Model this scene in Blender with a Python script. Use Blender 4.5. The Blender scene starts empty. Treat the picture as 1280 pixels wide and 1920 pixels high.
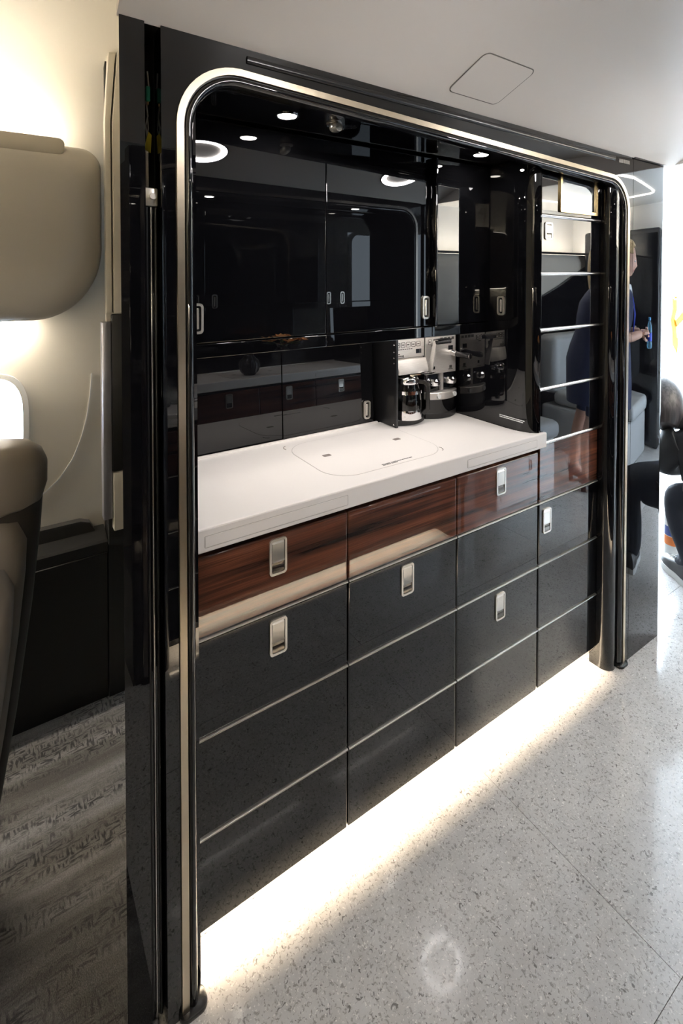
import bpy, bmesh, math, random
from mathutils import Vector, Matrix, Euler
random.seed(7)
S = bpy.context.scene
C = S.collection
PI = math.pi
R = math.radians

# ---------------------------------------------------------------- camera, world, exposure
F_PX = 950.0
YAW = math.atan(1435 / 950.0)            # angle between the view axis and +x (along the galley)
TILT = R(1.2)
cam_d = bpy.data.cameras.new('camera')
cam_d.sensor_fit = 'HORIZONTAL'
cam_d.sensor_width = 36.0
cam_d.lens = F_PX / 1280 * 36.0
cam_d.shift_y = -(960 - (513 + F_PX * math.tan(TILT))) / 1280
cam_d.clip_start = 0.02
cam = bpy.data.objects.new('camera', cam_d)
cam.location = (-0.341, -1.07, 1.52)
cam.rotation_euler = (PI / 2 - TILT, 0, YAW - PI / 2)
C.objects.link(cam)
S.camera = cam

W = bpy.data.worlds.new('daylight')
S.world = W
W.use_nodes = True
W.node_tree.nodes['Background'].inputs['Color'].default_value = (0.72, 0.86, 1.0, 1)
W.node_tree.nodes['Background'].inputs['Strength'].default_value = 15.0

S.view_settings.view_transform = 'Standard'
S.view_settings.look = 'None'
S.view_settings.gamma = 1
S.view_settings.use_curve_mapping = False
S.view_settings.exposure = 0.95
cy = S.cycles
cy.use_denoising = True
cy.max_bounces = 10
cy.diffuse_bounces = 5
cy.glossy_bounces = 6
cy.transmission_bounces = 8
cy.sample_clamp_indirect = 6.0
cy.caustics_reflective = False
cy.caustics_refractive = False

# strengths of the real lamps of the place
E_RING, E_SPOT, E_LED, E_COVE, E_DOTS, E_LINE = 78.0, 85.0, 60.0, 90.0, 110.0, 10.0

# ---------------------------------------------------------------- materials
MATS = {}
def mat(name, col, rough=0.5, metal=0.0, ior=1.5, coat=0.0, coat_r=0.03, emit=None, estr=0.0, trans=0.0, sheen=0.0, alpha=1.0):
    m = bpy.data.materials.new(name)
    m.use_nodes = True
    p = m.node_tree.nodes['Principled BSDF']
    p.inputs['Base Color'].default_value = (*col, 1)
    p.inputs['Roughness'].default_value = rough
    p.inputs['Metallic'].default_value = metal
    p.inputs['IOR'].default_value = ior
    p.inputs['Coat Weight'].default_value = coat
    p.inputs['Coat Roughness'].default_value = coat_r
    p.inputs['Transmission Weight'].default_value = trans
    p.inputs['Sheen Weight'].default_value = sheen
    p.inputs['Alpha'].default_value = alpha
    if emit:
        p.inputs['Emission Color'].default_value = (*emit, 1)
        p.inputs['Emission Strength'].default_value = estr
    MATS[name] = m
    return m
def nodes(m):
    return m.node_tree.nodes, m.node_tree.links, m.node_tree.nodes['Principled BSDF']
def N(m, typ, **kw):
    n = m.node_tree.nodes.new(typ)
    for k, v in kw.items():
        if k in n.inputs: n.inputs[k].default_value = v
        else: setattr(n, k, v)
    return n
def ramp(m, src, stops):
    r = N(m, 'ShaderNodeValToRGB')
    e = r.color_ramp.elements
    while len(e) < len(stops): e.new(0.5)
    for i, (p, c) in enumerate(stops):
        e[i].position = p
        e[i].color = (*c, 1)
    m.node_tree.links.new(src, r.inputs[0])
    return r.outputs[0]
def coords(m, scale=(1, 1, 1), rot=(0, 0, 0)):
    g = N(m, 'ShaderNodeNewGeometry')
    mp = N(m, 'ShaderNodeMapping')
    mp.inputs['Scale'].default_value = scale
    mp.inputs['Rotation'].default_value = rot
    m.node_tree.links.new(g.outputs['Position'], mp.inputs['Vector'])
    return mp.outputs[0]
def mix(m, fac, a, b, mode='MIX'):
    x = N(m, 'ShaderNodeMix', data_type='RGBA', blend_type=mode)
    L = m.node_tree.links
    for sock, val in ((x.inputs[0], fac), (x.inputs[6], a), (x.inputs[7], b)):
        if hasattr(val, 'links') or hasattr(val, 'is_linked'): L.new(val, sock)
        elif isinstance(val, tuple): sock.default_value = (*val, 1)
        else: sock.default_value = val
    return x.outputs[2]
def bump(m, h, strength, dist=0.001):
    b = N(m, 'ShaderNodeBump', Strength=strength, Distance=dist)
    m.node_tree.links.new(h, b.inputs['Height'])
    m.node_tree.links.new(b.outputs[0], m.node_tree.nodes['Principled BSDF'].inputs['Normal'])

mat('lacquer', (0.0030, 0.0031, 0.0040), 0.012, ior=1.60)
mat('bead', (0.50, 0.475, 0.44), 0.30, 1.0)
mat('black_satin', (0.008, 0.008, 0.009), 0.30)
mat('black_matte', (0.006, 0.006, 0.006), 0.7)
mat('black_plastic', (0.012, 0.012, 0.013), 0.25)
mat('champagne', (0.72, 0.62, 0.47), 0.28, 1.0)
mat('silver', (0.70, 0.68, 0.66), 0.18, 1.0)
mat('nickel', (0.86, 0.82, 0.75), 0.30, 0.92)
mat('nickel_dark', (0.22, 0.20, 0.18), 0.25, 1.0)
mat('gold', (0.78, 0.58, 0.30), 0.25, 1.0)
mat('steel', (0.66, 0.63, 0.60), 0.34, 0.55)
mat('chrome', (0.85, 0.85, 0.86), 0.04, 1.0)
mat('counter', (0.80, 0.765, 0.745), 0.32)
mat('counter_line', (0.52, 0.49, 0.47), 0.5)
mat('slot_grey', (0.20, 0.17, 0.155), 0.5)
mat('print_white', (0.75, 0.75, 0.75), 0.6)
mat('print_dark', (0.06, 0.055, 0.05), 0.6)
mat('cream', (0.78, 0.74, 0.655), 0.55)
mat('cream_panel', (0.62, 0.575, 0.49), 0.45)
mat('ceiling_paint', (0.74, 0.70, 0.655), 0.6)
mat('white_panel', (0.80, 0.80, 0.79), 0.5)
mat('bin_paint', (0.57, 0.54, 0.49), 0.4)
mat('lilac_metal', (0.55, 0.55, 0.62), 0.3, 0.6)
mat('ledge_dark', (0.045, 0.042, 0.04), 0.45)
mat('side_black', (0.006, 0.0055, 0.005), 0.5)
mat('seam', (0.16, 0.15, 0.13), 0.6)
mat('leather', (0.235, 0.205, 0.175), 0.42)
mat('leather_dark', (0.035, 0.03, 0.026), 0.5)
mat('leather_grey', (0.42, 0.43, 0.44), 0.42)
mat('base_white', (0.72, 0.73, 0.73), 0.4)
mat('ring_glow', (0.8, 0.8, 0.8), 0.5, emit=(1.0, 0.96, 0.95), estr=E_RING)
mat('spot_glow', (0.9, 0.9, 0.85), 0.5, emit=(1.0, 0.93, 0.82), estr=E_SPOT)
mat('led_glow', (0.9, 0.85, 0.7), 0.5, emit=(1.0, 0.80, 0.56), estr=E_LED)
mat('dot_glow', (0.9, 0.85, 0.7), 0.5, emit=(1.0, 0.86, 0.68), estr=E_DOTS)
mat('cove_glow', (0.9, 0.85, 0.7), 0.5, emit=(1.0, 0.90, 0.75), estr=E_COVE)
mat('cove_glow_soft', (0.9, 0.85, 0.7), 0.5, emit=(1.0, 0.90, 0.75), estr=E_COVE * 0.55)
mat('strip_glow', (0.9, 0.85, 0.7), 0.5, emit=(1.0, 0.93, 0.86), estr=22.0)
mat('line_glow', (0.9, 0.85, 0.7), 0.5, emit=(1.0, 0.93, 0.82), estr=E_LINE)
mat('pane', (0.95, 0.97, 1.0), 0.02, trans=1.0, ior=1.1)
mat('clear_glass', (0.95, 0.97, 0.97), 0.0, trans=1.0, ior=1.45)
mat('dark_glass', (0.01, 0.012, 0.016), 0.02, ior=1.9)
mat('screen_glass', (0.20, 0.21, 0.22), 0.05, 0.9)
mat('skin', (0.62, 0.36, 0.27), 0.5)
mat('lips', (0.42, 0.12, 0.11), 0.45)
mat('eye_white', (0.8, 0.8, 0.8), 0.2)
mat('eye_dark', (0.02, 0.03, 0.05), 0.15)
mat('navy', (0.012, 0.020, 0.075), 0.8, sheen=0.15)
mat('blouse', (0.78, 0.79, 0.80), 0.7)
mat('lanyard', (0.03, 0.07, 0.62), 0.5)
mat('coat_black', (0.009, 0.009, 0.011), 0.75)
mat('jeans', (0.010, 0.013, 0.024), 0.8)
mat('shirt_white', (0.72, 0.73, 0.78), 0.7)
mat('shoe_brown', (0.10, 0.035, 0.03), 0.35)
mat('shoe_black', (0.012, 0.012, 0.013), 0.35)
mat('sole_white', (0.7, 0.7, 0.68), 0.6)
mat('water_blue', (0.25, 0.62, 0.95), 0.05, trans=0.75, ior=1.33)
mat('bottle_label', (0.02, 0.06, 0.55), 0.4)
mat('cap_blue', (0.03, 0.30, 0.62), 0.4)
mat('yellow', (0.62, 0.27, 0.0), 0.5)
mat('tag_yellow', (0.80, 0.62, 0.02), 0.5)
mat('green', (0.03, 0.36, 0.24), 0.5)
mat('wire', (0.6, 0.58, 0.55), 0.5)
mat('orange', (0.80, 0.22, 0.05), 0.6)
mat('petal', (0.85, 0.36, 0.10), 0.6)
mat('leaf', (0.07, 0.16, 0.04), 0.6)
mat('vase_black', (0.03, 0.03, 0.033), 0.35)
mat('label_blue', (0.06, 0.09, 0.30), 0.5)

def m_wood():
    m = mat('rosewood', (0.1, 0.04, 0.02), 0.45, coat=1.0, coat_r=0.012)
    n, L, p = nodes(m)
    p.inputs['Specular IOR Level'].default_value = 0.1
    p.inputs['Coat IOR'].default_value = 1.6
    v = coords(m, (0.75, 0.75, 20.0), (0, R(3.0), 0))
    w = N(m, 'ShaderNodeTexNoise', Scale=2.2, Detail=4.0, Roughness=0.55, Distortion=0.25)
    L.new(v, w.inputs['Vector'])
    v2 = coords(m, (3, 3, 380.0), (0, R(3.0), 0))
    w2 = N(m, 'ShaderNodeTexNoise', Scale=1.6, Detail=4.0, Roughness=0.6)
    L.new(v2, w2.inputs['Vector'])
    a = ramp(m, w.outputs[0], [(0.34, (0.012, 0.005, 0.004)), (0.44, (0.055, 0.018, 0.010)), (0.53, (0.115, 0.036, 0.018)), (0.66, (0.18, 0.062, 0.03))])
    b = ramp(m, w2.outputs[0], [(0.32, (0.42, 0.38, 0.36)), (0.6, (1, 1, 1))])
    L.new(mix(m, 1.0, a, b, 'MULTIPLY'), p.inputs['Base Color'])
m_wood()
def m_floor():
    m = mat('terrazzo', (0.6, 0.6, 0.6), 0.16, coat=0.25, coat_r=0.05)
    n, L, p = nodes(m)
    v = coords(m, (1, 1, 1))
    n0 = N(m, 'ShaderNodeTexNoise', Scale=14.0, Detail=5.0, Roughness=0.6); L.new(v, n0.inputs['Vector'])
    base = ramp(m, n0.outputs[0], [(0.3, (0.50, 0.49, 0.48)), (0.7, (0.61, 0.60, 0.59))])
    n1 = N(m, 'ShaderNodeTexNoise', Scale=125.0, Detail=3.0, Roughness=0.62, Distortion=0.8); L.new(v, n1.inputs['Vector'])
    f1 = ramp(m, n1.outputs[0], [(0.37, (1, 1, 1)), (0.45, (0, 0, 0))])
    c1 = mix(m, f1, base, (0.33, 0.315, 0.30))
    n2 = N(m, 'ShaderNodeTexNoise', Scale=190.0, Detail=2.0, Roughness=0.5, Distortion=1.0); L.new(v, n2.inputs['Vector'])
    f2 = ramp(m, n2.outputs[0], [(0.62, (0, 0, 0)), (0.68, (1, 1, 1))])
    c2 = mix(m, f2, c1, (0.78, 0.76, 0.73))
    n3 = N(m, 'ShaderNodeTexNoise', Scale=75.0, Detail=2.0, Distortion=1.2); L.new(v, n3.inputs['Vector'])
    f3 = ramp(m, n3.outputs[0], [(0.30, (1, 1, 1)), (0.335, (0, 0, 0))])
    c3 = mix(m, f3, c2, (0.20, 0.19, 0.185))
    L.new(c3, p.inputs['Base Color'])
m_floor()
mat('grout', (0.22, 0.21, 0.20), 0.7)
def m_carpet():
    m = mat('carpet', (0.2, 0.18, 0.16), 0.95, sheen=0.1)
    n, L, p = nodes(m)
    def noise(sc, detail=2.0, rough=0.5, dist=0.0):
        x = N(m, 'ShaderNodeTexNoise', Scale=1.0, Detail=detail, Roughness=rough, Distortion=dist); L.new(coords(m, sc), x.inputs['Vector']); return x.outputs[0]
    band = ramp(m, noise((1.2, 13.0, 1), 3.0, .55), [(0.3, (0.10, 0.094, 0.088)), (0.5, (0.18, 0.172, 0.165)), (0.7, (0.29, 0.285, 0.285))])
    warp = ramp(m, noise((150.0, 34.0, 1), 1.0), [(0.40, (0.20, 0.20, 0.22)), (0.54, (1, 1, 1))])
    weft = ramp(m, noise((34.0, 170.0, 1), 1.0), [(0.40, (0.20, 0.20, 0.22)), (0.54, (1, 1, 1))])
    sel = ramp(m, noise((26.0, 40.0, 1), 0.0), [(0.49, (0, 0, 0)), (0.51, (1, 1, 1))])
    zone = ramp(m, noise((1.6, 9.0, 1), 3.0, .6), [(0.42, (0.12, 0.12, 0.12)), (0.58, (1, 1, 1))])
    dash = mix(m, zone, (1, 1, 1), mix(m, sel, warp, weft))
    c = mix(m, 1.0, band, dash, 'MULTIPLY')
    fine = ramp(m, noise((300.0, 300.0, 1), 2.0), [(0.3, (0.75, 0.75, 0.75)), (0.7, (1.2, 1.2, 1.2))])
    L.new(mix(m, 1.0, c, fine, 'MULTIPLY'), p.inputs['Base Color'])
    bump(m, noise((380.0, 380.0, 1), 2.0), 0.6, 0.004)
m_carpet()
def m_hair(name, a, b):
    m = mat(name, a, 0.42)
    n, L, p = nodes(m)
    x = N(m, 'ShaderNodeTexNoise', Scale=60.0, Detail=2.0); L.new(coords(m, (1.6, 1.6, 0.10)), x.inputs['Vector'])
    L.new(ramp(m, x.outputs[0], [(0.35, a), (0.65, b)]), p.inputs['Base Color'])
m_hair('hair_blonde', (0.36, 0.22, 0.09), (0.78, 0.58, 0.32))
m_hair('hair_brown', (0.012, 0.008, 0.006), (0.10, 0.05, 0.025))
m_hair('hair_dark', (0.012, 0.010, 0.010), (0.06, 0.05, 0.05))
def m_leather(name):
    m = MATS[name]
    n, L, p = nodes(m)
    x = N(m, 'ShaderNodeTexVoronoi', Scale=420.0); L.new(coords(m), x.inputs['Vector'])
    bump(m, x.outputs['Distance'], 0.10, 0.0006)
m_leather('leather'); m_leather('leather_grey')
def m_brushed():
    m = MATS['steel']
    n, L, p = nodes(m)
    x = N(m, 'ShaderNodeTexNoise', Scale=1.0, Detail=3.0); L.new(coords(m, (30, 30, 900)), x.inputs['Vector'])
    L.new(ramp(m, x.outputs[0], [(0.3, (0.60, 0.57, 0.54)), (0.7, (0.72, 0.69, 0.66))]), p.inputs['Base Color'])
m_brushed()

# ---------------------------------------------------------------- mesh helpers
BASE = {}
def finish(name, bm, materials, parent=None, sharp=25):
    """link bm (given in the frame of its thing's builder) as ONE mesh object"""
    me = bpy.data.meshes.new(name)
    bmesh.ops.recalc_face_normals(bm, faces=bm.faces)
    if parent is not None and parent.name in BASE:
        b = BASE[parent.name]
        bmesh.ops.translate(bm, verts=bm.verts, vec=-b)
    bm.to_mesh(me); bm.free()
    me.shade_smooth()
    me.set_sharp_from_angle(angle=R(sharp))
    for mm in (materials if isinstance(materials, (list, tuple)) else [materials]):
        me.materials.append(MATS[mm])
    o = bpy.data.objects.new(name, me)
    C.objects.link(o)
    if parent is not None:
        o.parent = parent
        if parent.name in BASE: BASE[o.name] = BASE[parent.name]
    return o
def tag(o, label, cat, group=None, kind=None):
    if label: o['label'] = label
    if cat: o['category'] = cat
    if group: o['group'] = group
    if kind: o['kind'] = kind
    return o
MX = Matrix.Identity(4)                 # frame of the galley being built
def thing(name, base, label, cat, group=None, kind=None):
    o = bpy.data.objects.new(name, None)
    o.empty_display_size = 0.1
    C.objects.link(o)
    b = Vector(base)
    o.matrix_world = MX @ Matrix.Translation(b)
    BASE[o.name] = b
    return tag(o, label, cat, group, kind)
def nb(): return bmesh.new()
def box(bm, x0, x1, y0, y1, z0, z1, bev=0.0, seg=2, mi=0):
    t = bmesh.new()
    vs = [t.verts.new((x, y, z)) for x in (x0, x1) for y in (y0, y1) for z in (z0, z1)]
    for f in ((0, 1, 3, 2), (4, 6, 7, 5), (0, 4, 5, 1), (2, 3, 7, 6), (0, 2, 6, 4), (1, 5, 7, 3)):
        t.faces.new([vs[i] for i in f])
    if bev > 0:
        bmesh.ops.bevel(t, geom=t.edges[:], offset=bev, segments=seg, affect='EDGES', profile=0.5)
    merge(bm, t, mi)
    return bm
def merge(bm, t, mi=0):
    mp = {}
    for v in t.verts: mp[v] = bm.verts.new(v.co)
    for f in t.faces:
        try:
            g = bm.faces.new([mp[v] for v in f.verts]); g.material_index = mi if mi else f.material_index
        except ValueError: pass
    t.free()
def prism(bm, pts, axis, a, b, mi=0, bev=0.0, seg=2):
    """closed outline pts (2-D) extruded along axis from a to b. axis z: (x,y); axis y: (x,z); axis x: (y,z)"""
    def P(p, d):
        return {'z': (p[0], p[1], d), 'y': (p[0], d, p[1]), 'x': (d, p[0], p[1])}[axis]
    t = bmesh.new()
    A = [t.verts.new(P(p, a)) for p in pts]; B = [t.verts.new(P(p, b)) for p in pts]
    n = len(pts)
    fa = t.faces.new(A); fb = t.faces.new(B[::-1])
    for i in range(n): t.faces.new((A[i], A[(i + 1) % n], B[(i + 1) % n], B[i]))
    bmesh.ops.recalc_face_normals(t, faces=t.faces)
    if bev > 0:
        es = set(fa.edges) | set(fb.edges)
        bmesh.ops.bevel(t, geom=list(es), offset=bev, segments=seg, affect='EDGES', profile=0.5)
    bmesh.ops.triangulate(t, faces=[f for f in t.faces if len(f.verts) > 4])
    merge(bm, t, mi)
    return bm
def rrect(cx, cz, w, h, r, n=6):
    pts = []
    for k, (sx, sz) in enumerate(((1, 1), (-1, 1), (-1, -1), (1, -1))):
        ox, oz = cx + sx * (w / 2 - r), cz + sz * (h / 2 - r)
        for i in range(n + 1):
            a = k * PI / 2 + i * PI / 2 / n
            pts.append((ox + r * math.cos(a), oz + r * math.sin(a)))
    return pts
def ring(bm, out, inn, axis, a, b, mi=0):
    def P(p, d):
        return {'z': (p[0], p[1], d), 'y': (p[0], d, p[1]), 'x': (d, p[0], p[1])}[axis]
    n = len(out)
    t = bmesh.new()
    V = [[t.verts.new(P(p, d)) for p in L] for L, d in ((out, a), (inn, a), (inn, b), (out, b))]
    for k in range(4):
        A, B = V[k], V[(k + 1) % 4]
        for i in range(n): t.faces.new((A[i], A[(i + 1) % n], B[(i + 1) % n], B[i]))
    merge(bm, t, mi)
    return bm
def sweep(bm, path, prof, up=None, closed=False, mi=0, caps=True):
    """path: list of points; prof: list of (a,b) in the frame (side, binormal). up fixes the binormal"""
    t = bmesh.new()
    path = [Vector(p) for p in path]
    rows = []
    n = len(path)
    for i, p in enumerate(path):
        d0 = (p - path[i - 1]) if (i > 0 or closed) else (path[1] - p)
        d1 = (path[(i + 1) % n] - p) if (i < n - 1 or closed) else d0
        d = (d0.normalized() + d1.normalized())
        if d.length < 1e-6: d = d1
        d.normalize()
        u = Vector(up) if up is not None else (Vector((0, 0, 1)) if abs(d.z) < 0.9 else Vector((1, 0, 0)))
        s = d.cross(u).normalized()
        bn = s.cross(d).normalized()
        k = 1.0 / max(0.5, math.sqrt(max(0.01, (1 + d0.normalized().dot(d1.normalized())) / 2)))
        rows.append([t.verts.new(p + s * a * (k if up is not None else 1) + bn * b) for a, b in prof])
    m = len(prof)
    for i in range(n if closed else n - 1):
        A, B = rows[i], rows[(i + 1) % n]
        for j in range(m): t.faces.new((A[j], A[(j + 1) % m], B[(j + 1) % m], B[j]))
    if caps and not closed:
        t.faces.new(rows[0]); t.faces.new(rows[-1][::-1])
    merge(bm, t, mi)
    return bm
def circ(r, n=10, ph=0.0): return [(r * math.cos(ph + 2 * PI * i / n), r * math.sin(ph + 2 * PI * i / n)) for i in range(n)]
def tube(bm, path, r, n=8, mi=0): return sweep(bm, path, circ(r, n), mi=mi)
def lathe(bm, prof, center=(0, 0, 0), n=24, mi=0, axis='z'):
    t = bmesh.new()
    rows = []
    for r, h in prof:
        row = []
        for i in range(n):
            a = 2 * PI * i / n
            q = (r * math.cos(a), r * math.sin(a), h)
            if axis == 'y': q = (q[0], q[2], q[1])
            if axis == 'x': q = (q[2], q[0], q[1])
            row.append(t.verts.new(Vector(q) + Vector(center)))
        rows.append(row)
    for A, B in zip(rows, rows[1:]):
        for i in range(n): t.faces.new((A[i], A[(i + 1) % n], B[(i + 1) % n], B[i]))
    if prof[0][0] > 1e-6: t.faces.new(rows[0][::-1])
    if prof[-1][0] > 1e-6: t.faces.new(rows[-1])
    bmesh.ops.remove_doubles(t, verts=t.verts, dist=1e-6)
    merge(bm, t, mi)
    return bm
def ball(bm, c, rx, ry, rz, u=14, v=9, mi=0):
    t = bmesh.new()
    bmesh.ops.create_uvsphere(t, u_segments=u, v_segments=v, radius=1.0)
    for w in t.verts: w.co = Vector((w.co.x * rx, w.co.y * ry, w.co.z * rz)) + Vector(c)
    merge(bm, t, mi)
    return bm
def arch_path(xl, xr, zl, zr, rad, n=10, z0=0.0, y=0.0):
    """up the left post, round the corner, along the head (zl to zr), round and down the right post"""
    pts = [(xl, y, z0), (xl, y, zl - rad)]
    for i in range(1, n + 1):
        a = PI - i * PI / 2 / n
        pts.append((xl + rad + rad * math.cos(a), y, zl - rad + rad * math.sin(a)))
    for i in range(n + 1):
        a = PI / 2 - i * PI / 2 / n
        pts.append((xr - rad + rad * math.cos(a), y, zr - rad + rad * math.sin(a)))
    pts.append((xr, y, z0))
    return pts

# ---------------------------------------------------------------- the setting
def structure(name, bm, m, label=None, cat=None, sharp=25):
    o = finish(name, bm, m, None, sharp)
    o['kind'] = 'structure'
    if label: o['label'] = label
    if cat: o['category'] = cat
    return o
XB, XF = -3.2, 4.75                       # rear and forward ends of the modelled cabin
YW, YO = 0.98, -2.05                      # side walls
# floor under everything, stone tiles with open joints, carpet
o = structure('floor', box(nb(), -0.10, XF, YO, 1.05, -0.06, -0.004), 'grout', 'polished speckled stone floor of the galley aisle', 'floor')
TX, TY = 1.28, 0.64
tile_me = {}
xs = [0.855 + TX * k for k in range(-1, 4)]
ys = [-0.59 + TY * k for k in range(-3, 4)]
for i in range(len(xs) - 1):
    for j in range(len(ys) - 1):
        x0, x1, y0, y1 = max(xs[i], -0.10), min(xs[i + 1], XF), max(ys[j], YO), min(ys[j + 1], 1.05)
        if x1 - x0 < 0.05 or y1 - y0 < 0.05: continue
        t = finish('floor_tile', box(nb(), x0 + .0007, x1 - .0007, y0 + .0007, y1 - .0007, -0.004, 0.0), 'terrazzo')
        t.parent = o
cb = box(nb(), XB, -0.10, YO, 1.05, -0.06, 0.002); box(cb, -0.10, -0.032, 0.06, 1.05, 0.0, 0.002); box(cb, -0.032, 0.05, 0.48, 1.05, 0.0, 0.002)
structure('floor_carpet', cb, 'carpet', 'grey brown woven carpet of the passenger cabin', 'carpet')

# window in the side wall: a rectangular hole of the wall filled by a bezel with an oval opening
WX0, WX1, WZ0, WZ1 = -0.57, -0.255, 0.79, 1.22
def wall_profile():                       # (y, z) of the cabin side wall from the ledge up to the crown
    return [(0.955, 0.0), (0.955, WZ0), (0.955, WZ1), (0.955, 1.40), (0.955, 1.75), (0.952, 1.92), (0.935, 2.02), (0.90, 2.11),
            (0.83, 2.19), (0.72, 2.26), (0.55, 2.31), (0.30, 2.34), (0.0, 2.35), (-0.30, 2.36), (-0.535, 2.36)]
def shell(xa, xb, prof, skip=None):
    bm = nb()
    t = bmesh.new()
    for k in range(len(prof) - 1):
        (y0, z0), (y1, z1) = prof[k], prof[k + 1]
        spans = [(xa, xb)] if not skip else [(xa, skip[0]), (skip[0], skip[1]), (skip[1], xb)]
        if skip and abs(z0 - WZ0) < 1e-6: spans = [spans[0], spans[2]]
        for (a, b) in spans:
            for dy in ((0, 0.0),):
                v = [t.verts.new(q) for q in ((a, y0, z0), (b, y0, z0), (b, y1, z1), (a, y1, z1))]
                t.faces.new(v)
    bmesh.ops.remove_doubles(t, verts=t.verts, dist=1e-5)
    inner_f = t.faces[:]
    off = {}
    for v_ in t.verts[:]:
        sg_ = 1 if v_.co.y > -.535 else -1
        off[v_] = t.verts.new((v_.co.x, v_.co.y + .03 * sg_ * min(1, abs(v_.co.y + .535) / .3), v_.co.z + (.03 if v_.co.z > 2.0 else 0)))
    for f in inner_f: t.faces.new([off[q] for q in f.verts][::-1])
    for e in [e for e in t.edges if len(e.link_faces) == 1 and e.verts[0] in off and e.verts[1] in off]:
        t.faces.new((e.verts[0], e.verts[1], off[e.verts[1]], off[e.verts[0]]))
    merge(bm, t)
    return bm
pr = wall_profile()
structure('wall_left', shell(XB, 0.06, pr, (WX0, WX1)), 'cream', 'cream curved cabin sidewall behind the seat', 'wall', sharp=40)
bm = nb()
cxw, czw = (WX0 + WX1) / 2, 1.015
rect, oval = [], []
NO = 48
for i in range(NO):
    a = 2 * PI * i / NO
    ca, sa = math.cos(a), math.sin(a)
    k = (abs(ca) ** 3.2 + abs(sa) ** 3.2) ** (-1 / 3.2)
    oval.append((cxw + 0.128 * k * ca, czw + 0.172 * k * sa))
    q = min((WX1 - WX0) / 2 / max(abs(ca), 1e-6), (WZ1 - WZ0) / 2 / max(abs(sa), 1e-6))
    rect.append((cxw + q * ca, (WZ0 + WZ1) / 2 + q * sa))
for cx_, cz_ in ((WX0, WZ0), (WX0, WZ1), (WX1, WZ0), (WX1, WZ1)):
    k = min(range(NO), key=lambda i: (rect[i][0] - cx_) ** 2 + (rect[i][1] - cz_) ** 2); rect[k] = (cx_, cz_)
wb = thing('window_1', (cxw, 0.955, WZ0), 'white oval cabin window behind the taupe seat', 'window', kind='structure')
ring(bm, rect, oval, 'y', 0.955, 0.975)
finish('bezel', bm, 'cream', wb, 40)
bm = nb()
ring(bm, [(cxw + (x - cxw) * 1.03, czw + (z - czw) * 1.02) for x, z in oval], [(cxw + (x - cxw) * 0.90, czw + (z - czw) * 0.93) for x, z in oval], 'y', 0.945, 1.03)
finish('reveal', bm, 'white_panel', wb, 40)
finish('pane', prism(nb(), [(cxw + (x - cxw) * 0.97, czw + (z - czw) * 0.97) for x, z in oval], 'y', 1.02, 1.024), 'pane', wb)

# other side of the cabin, rear and forward ends, crown
structure('wall_right', shell(XB, 0.0, [(-1.07 - y, z) for y, z in pr]), 'cream', 'cream curved sidewall on the far side of the cabin', 'wall', sharp=40)
structure('wall_back', box(nb(), XB - 0.04, XB, YO, 1.05, 0, 2.5), 'cream_panel', 'cream rear bulkhead of the passenger cabin', 'wall')

# aisle ceiling between the two galleys
def ceil_pts():
    half = [(-0.050, 1.9945), (-0.06, 1.999), (-0.10, 2.019), (-0.165, 2.046), (-0.23, 2.071), (-0.30, 2.093), (-0.37, 2.108), (-0.46, 2.117), (-0.5225, 2.12)]
    return half + [(-1.045 - y, z) for y, z in half[::-1][1:]]
def sloped(bm, k=-0.018):
    for v in bm.verts: v.co.z += k * v.co.x
    return bm
cp = ceil_pts()
out = cp + [(y, z + 0.02) for y, z in cp[::-1]]
structure('ceiling', sloped(prism(nb(), out, 'x', -0.165, 1.99)), 'ceiling_paint', 'pale curved aisle ceiling above the galley', 'ceiling', sharp=30)
# panels closing the space above the aisle ceiling at the cabin end
tb = prism(nb(), [(y, z + .012) for y, z in cp] + [(-.995, 2.36), (-.05, 2.36)], 'x', -.163, -.145); box(tb, .062, .08, -.03, .985, 1.97, 2.42); box(tb, -.145, .08, -.04, -.03, 2.02, 2.36)
structure('trim_1', tb, 'cream', 'cream riser above the edge of the aisle ceiling', 'trim')
# flush access hatch in the ceiling
def ceil_z(y, x):
    for (ya, za), (yb, zb) in zip(cp, cp[1:]):
        if yb <= y <= ya: return za + (zb - za) * (y - ya) / (yb - ya) - 0.018 * x
    return 2.1
def on_ceiling(bm, z_at=2.0, off=0.0):
    for v in bm.verts: v.co.z = ceil_z(v.co.y, v.co.x) + (v.co.z - z_at) - off
    return bm
h = thing('ceiling_hatch', (0.735, -0.165, 2.03), 'square flush access hatch with rounded corners in the ceiling', 'hatch')
o1 = rrect(0.735, -0.163, 0.195, 0.135, 0.018, 5)
o2 = rrect(0.735, -0.163, 0.190, 0.130, 0.016, 5)
bm = nb(); ring(bm, o1, o2, 'z', 2.0, 2.001); finish('gap', on_ceiling(bm, 2.0, 0.0012), 'seam', h)
bm = nb()
t = bmesh.new()
rows = [-0.098 - 0.13 * k / 8 for k in range(9)]
inner = rrect(0.735, -0.163, 0.1885, 0.1285, 0.016, 5)
ring(bm, inner, [(0.735 + (x - .735) * .8, -0.163 + (y + .163) * .8) for x, y in inner], 'z', 2.0, 2.002)
ring(bm, [(0.735 + (x - .735) * .8, -0.163 + (y + .163) * .8) for x, y in inner], [(0.735 + (x - .735) * .4, -0.163 + (y + .163) * .4) for x, y in inner], 'z', 2.0, 2.002)
prism(bm, [(0.735 + (x - .735) * .4, -0.163 + (y + .163) * .4) for x, y in inner], 'z', 2.0, 2.002)
finish('lid', on_ceiling(bm, 2.0, 0.0022), 'ceiling_paint', h, 50)

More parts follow.
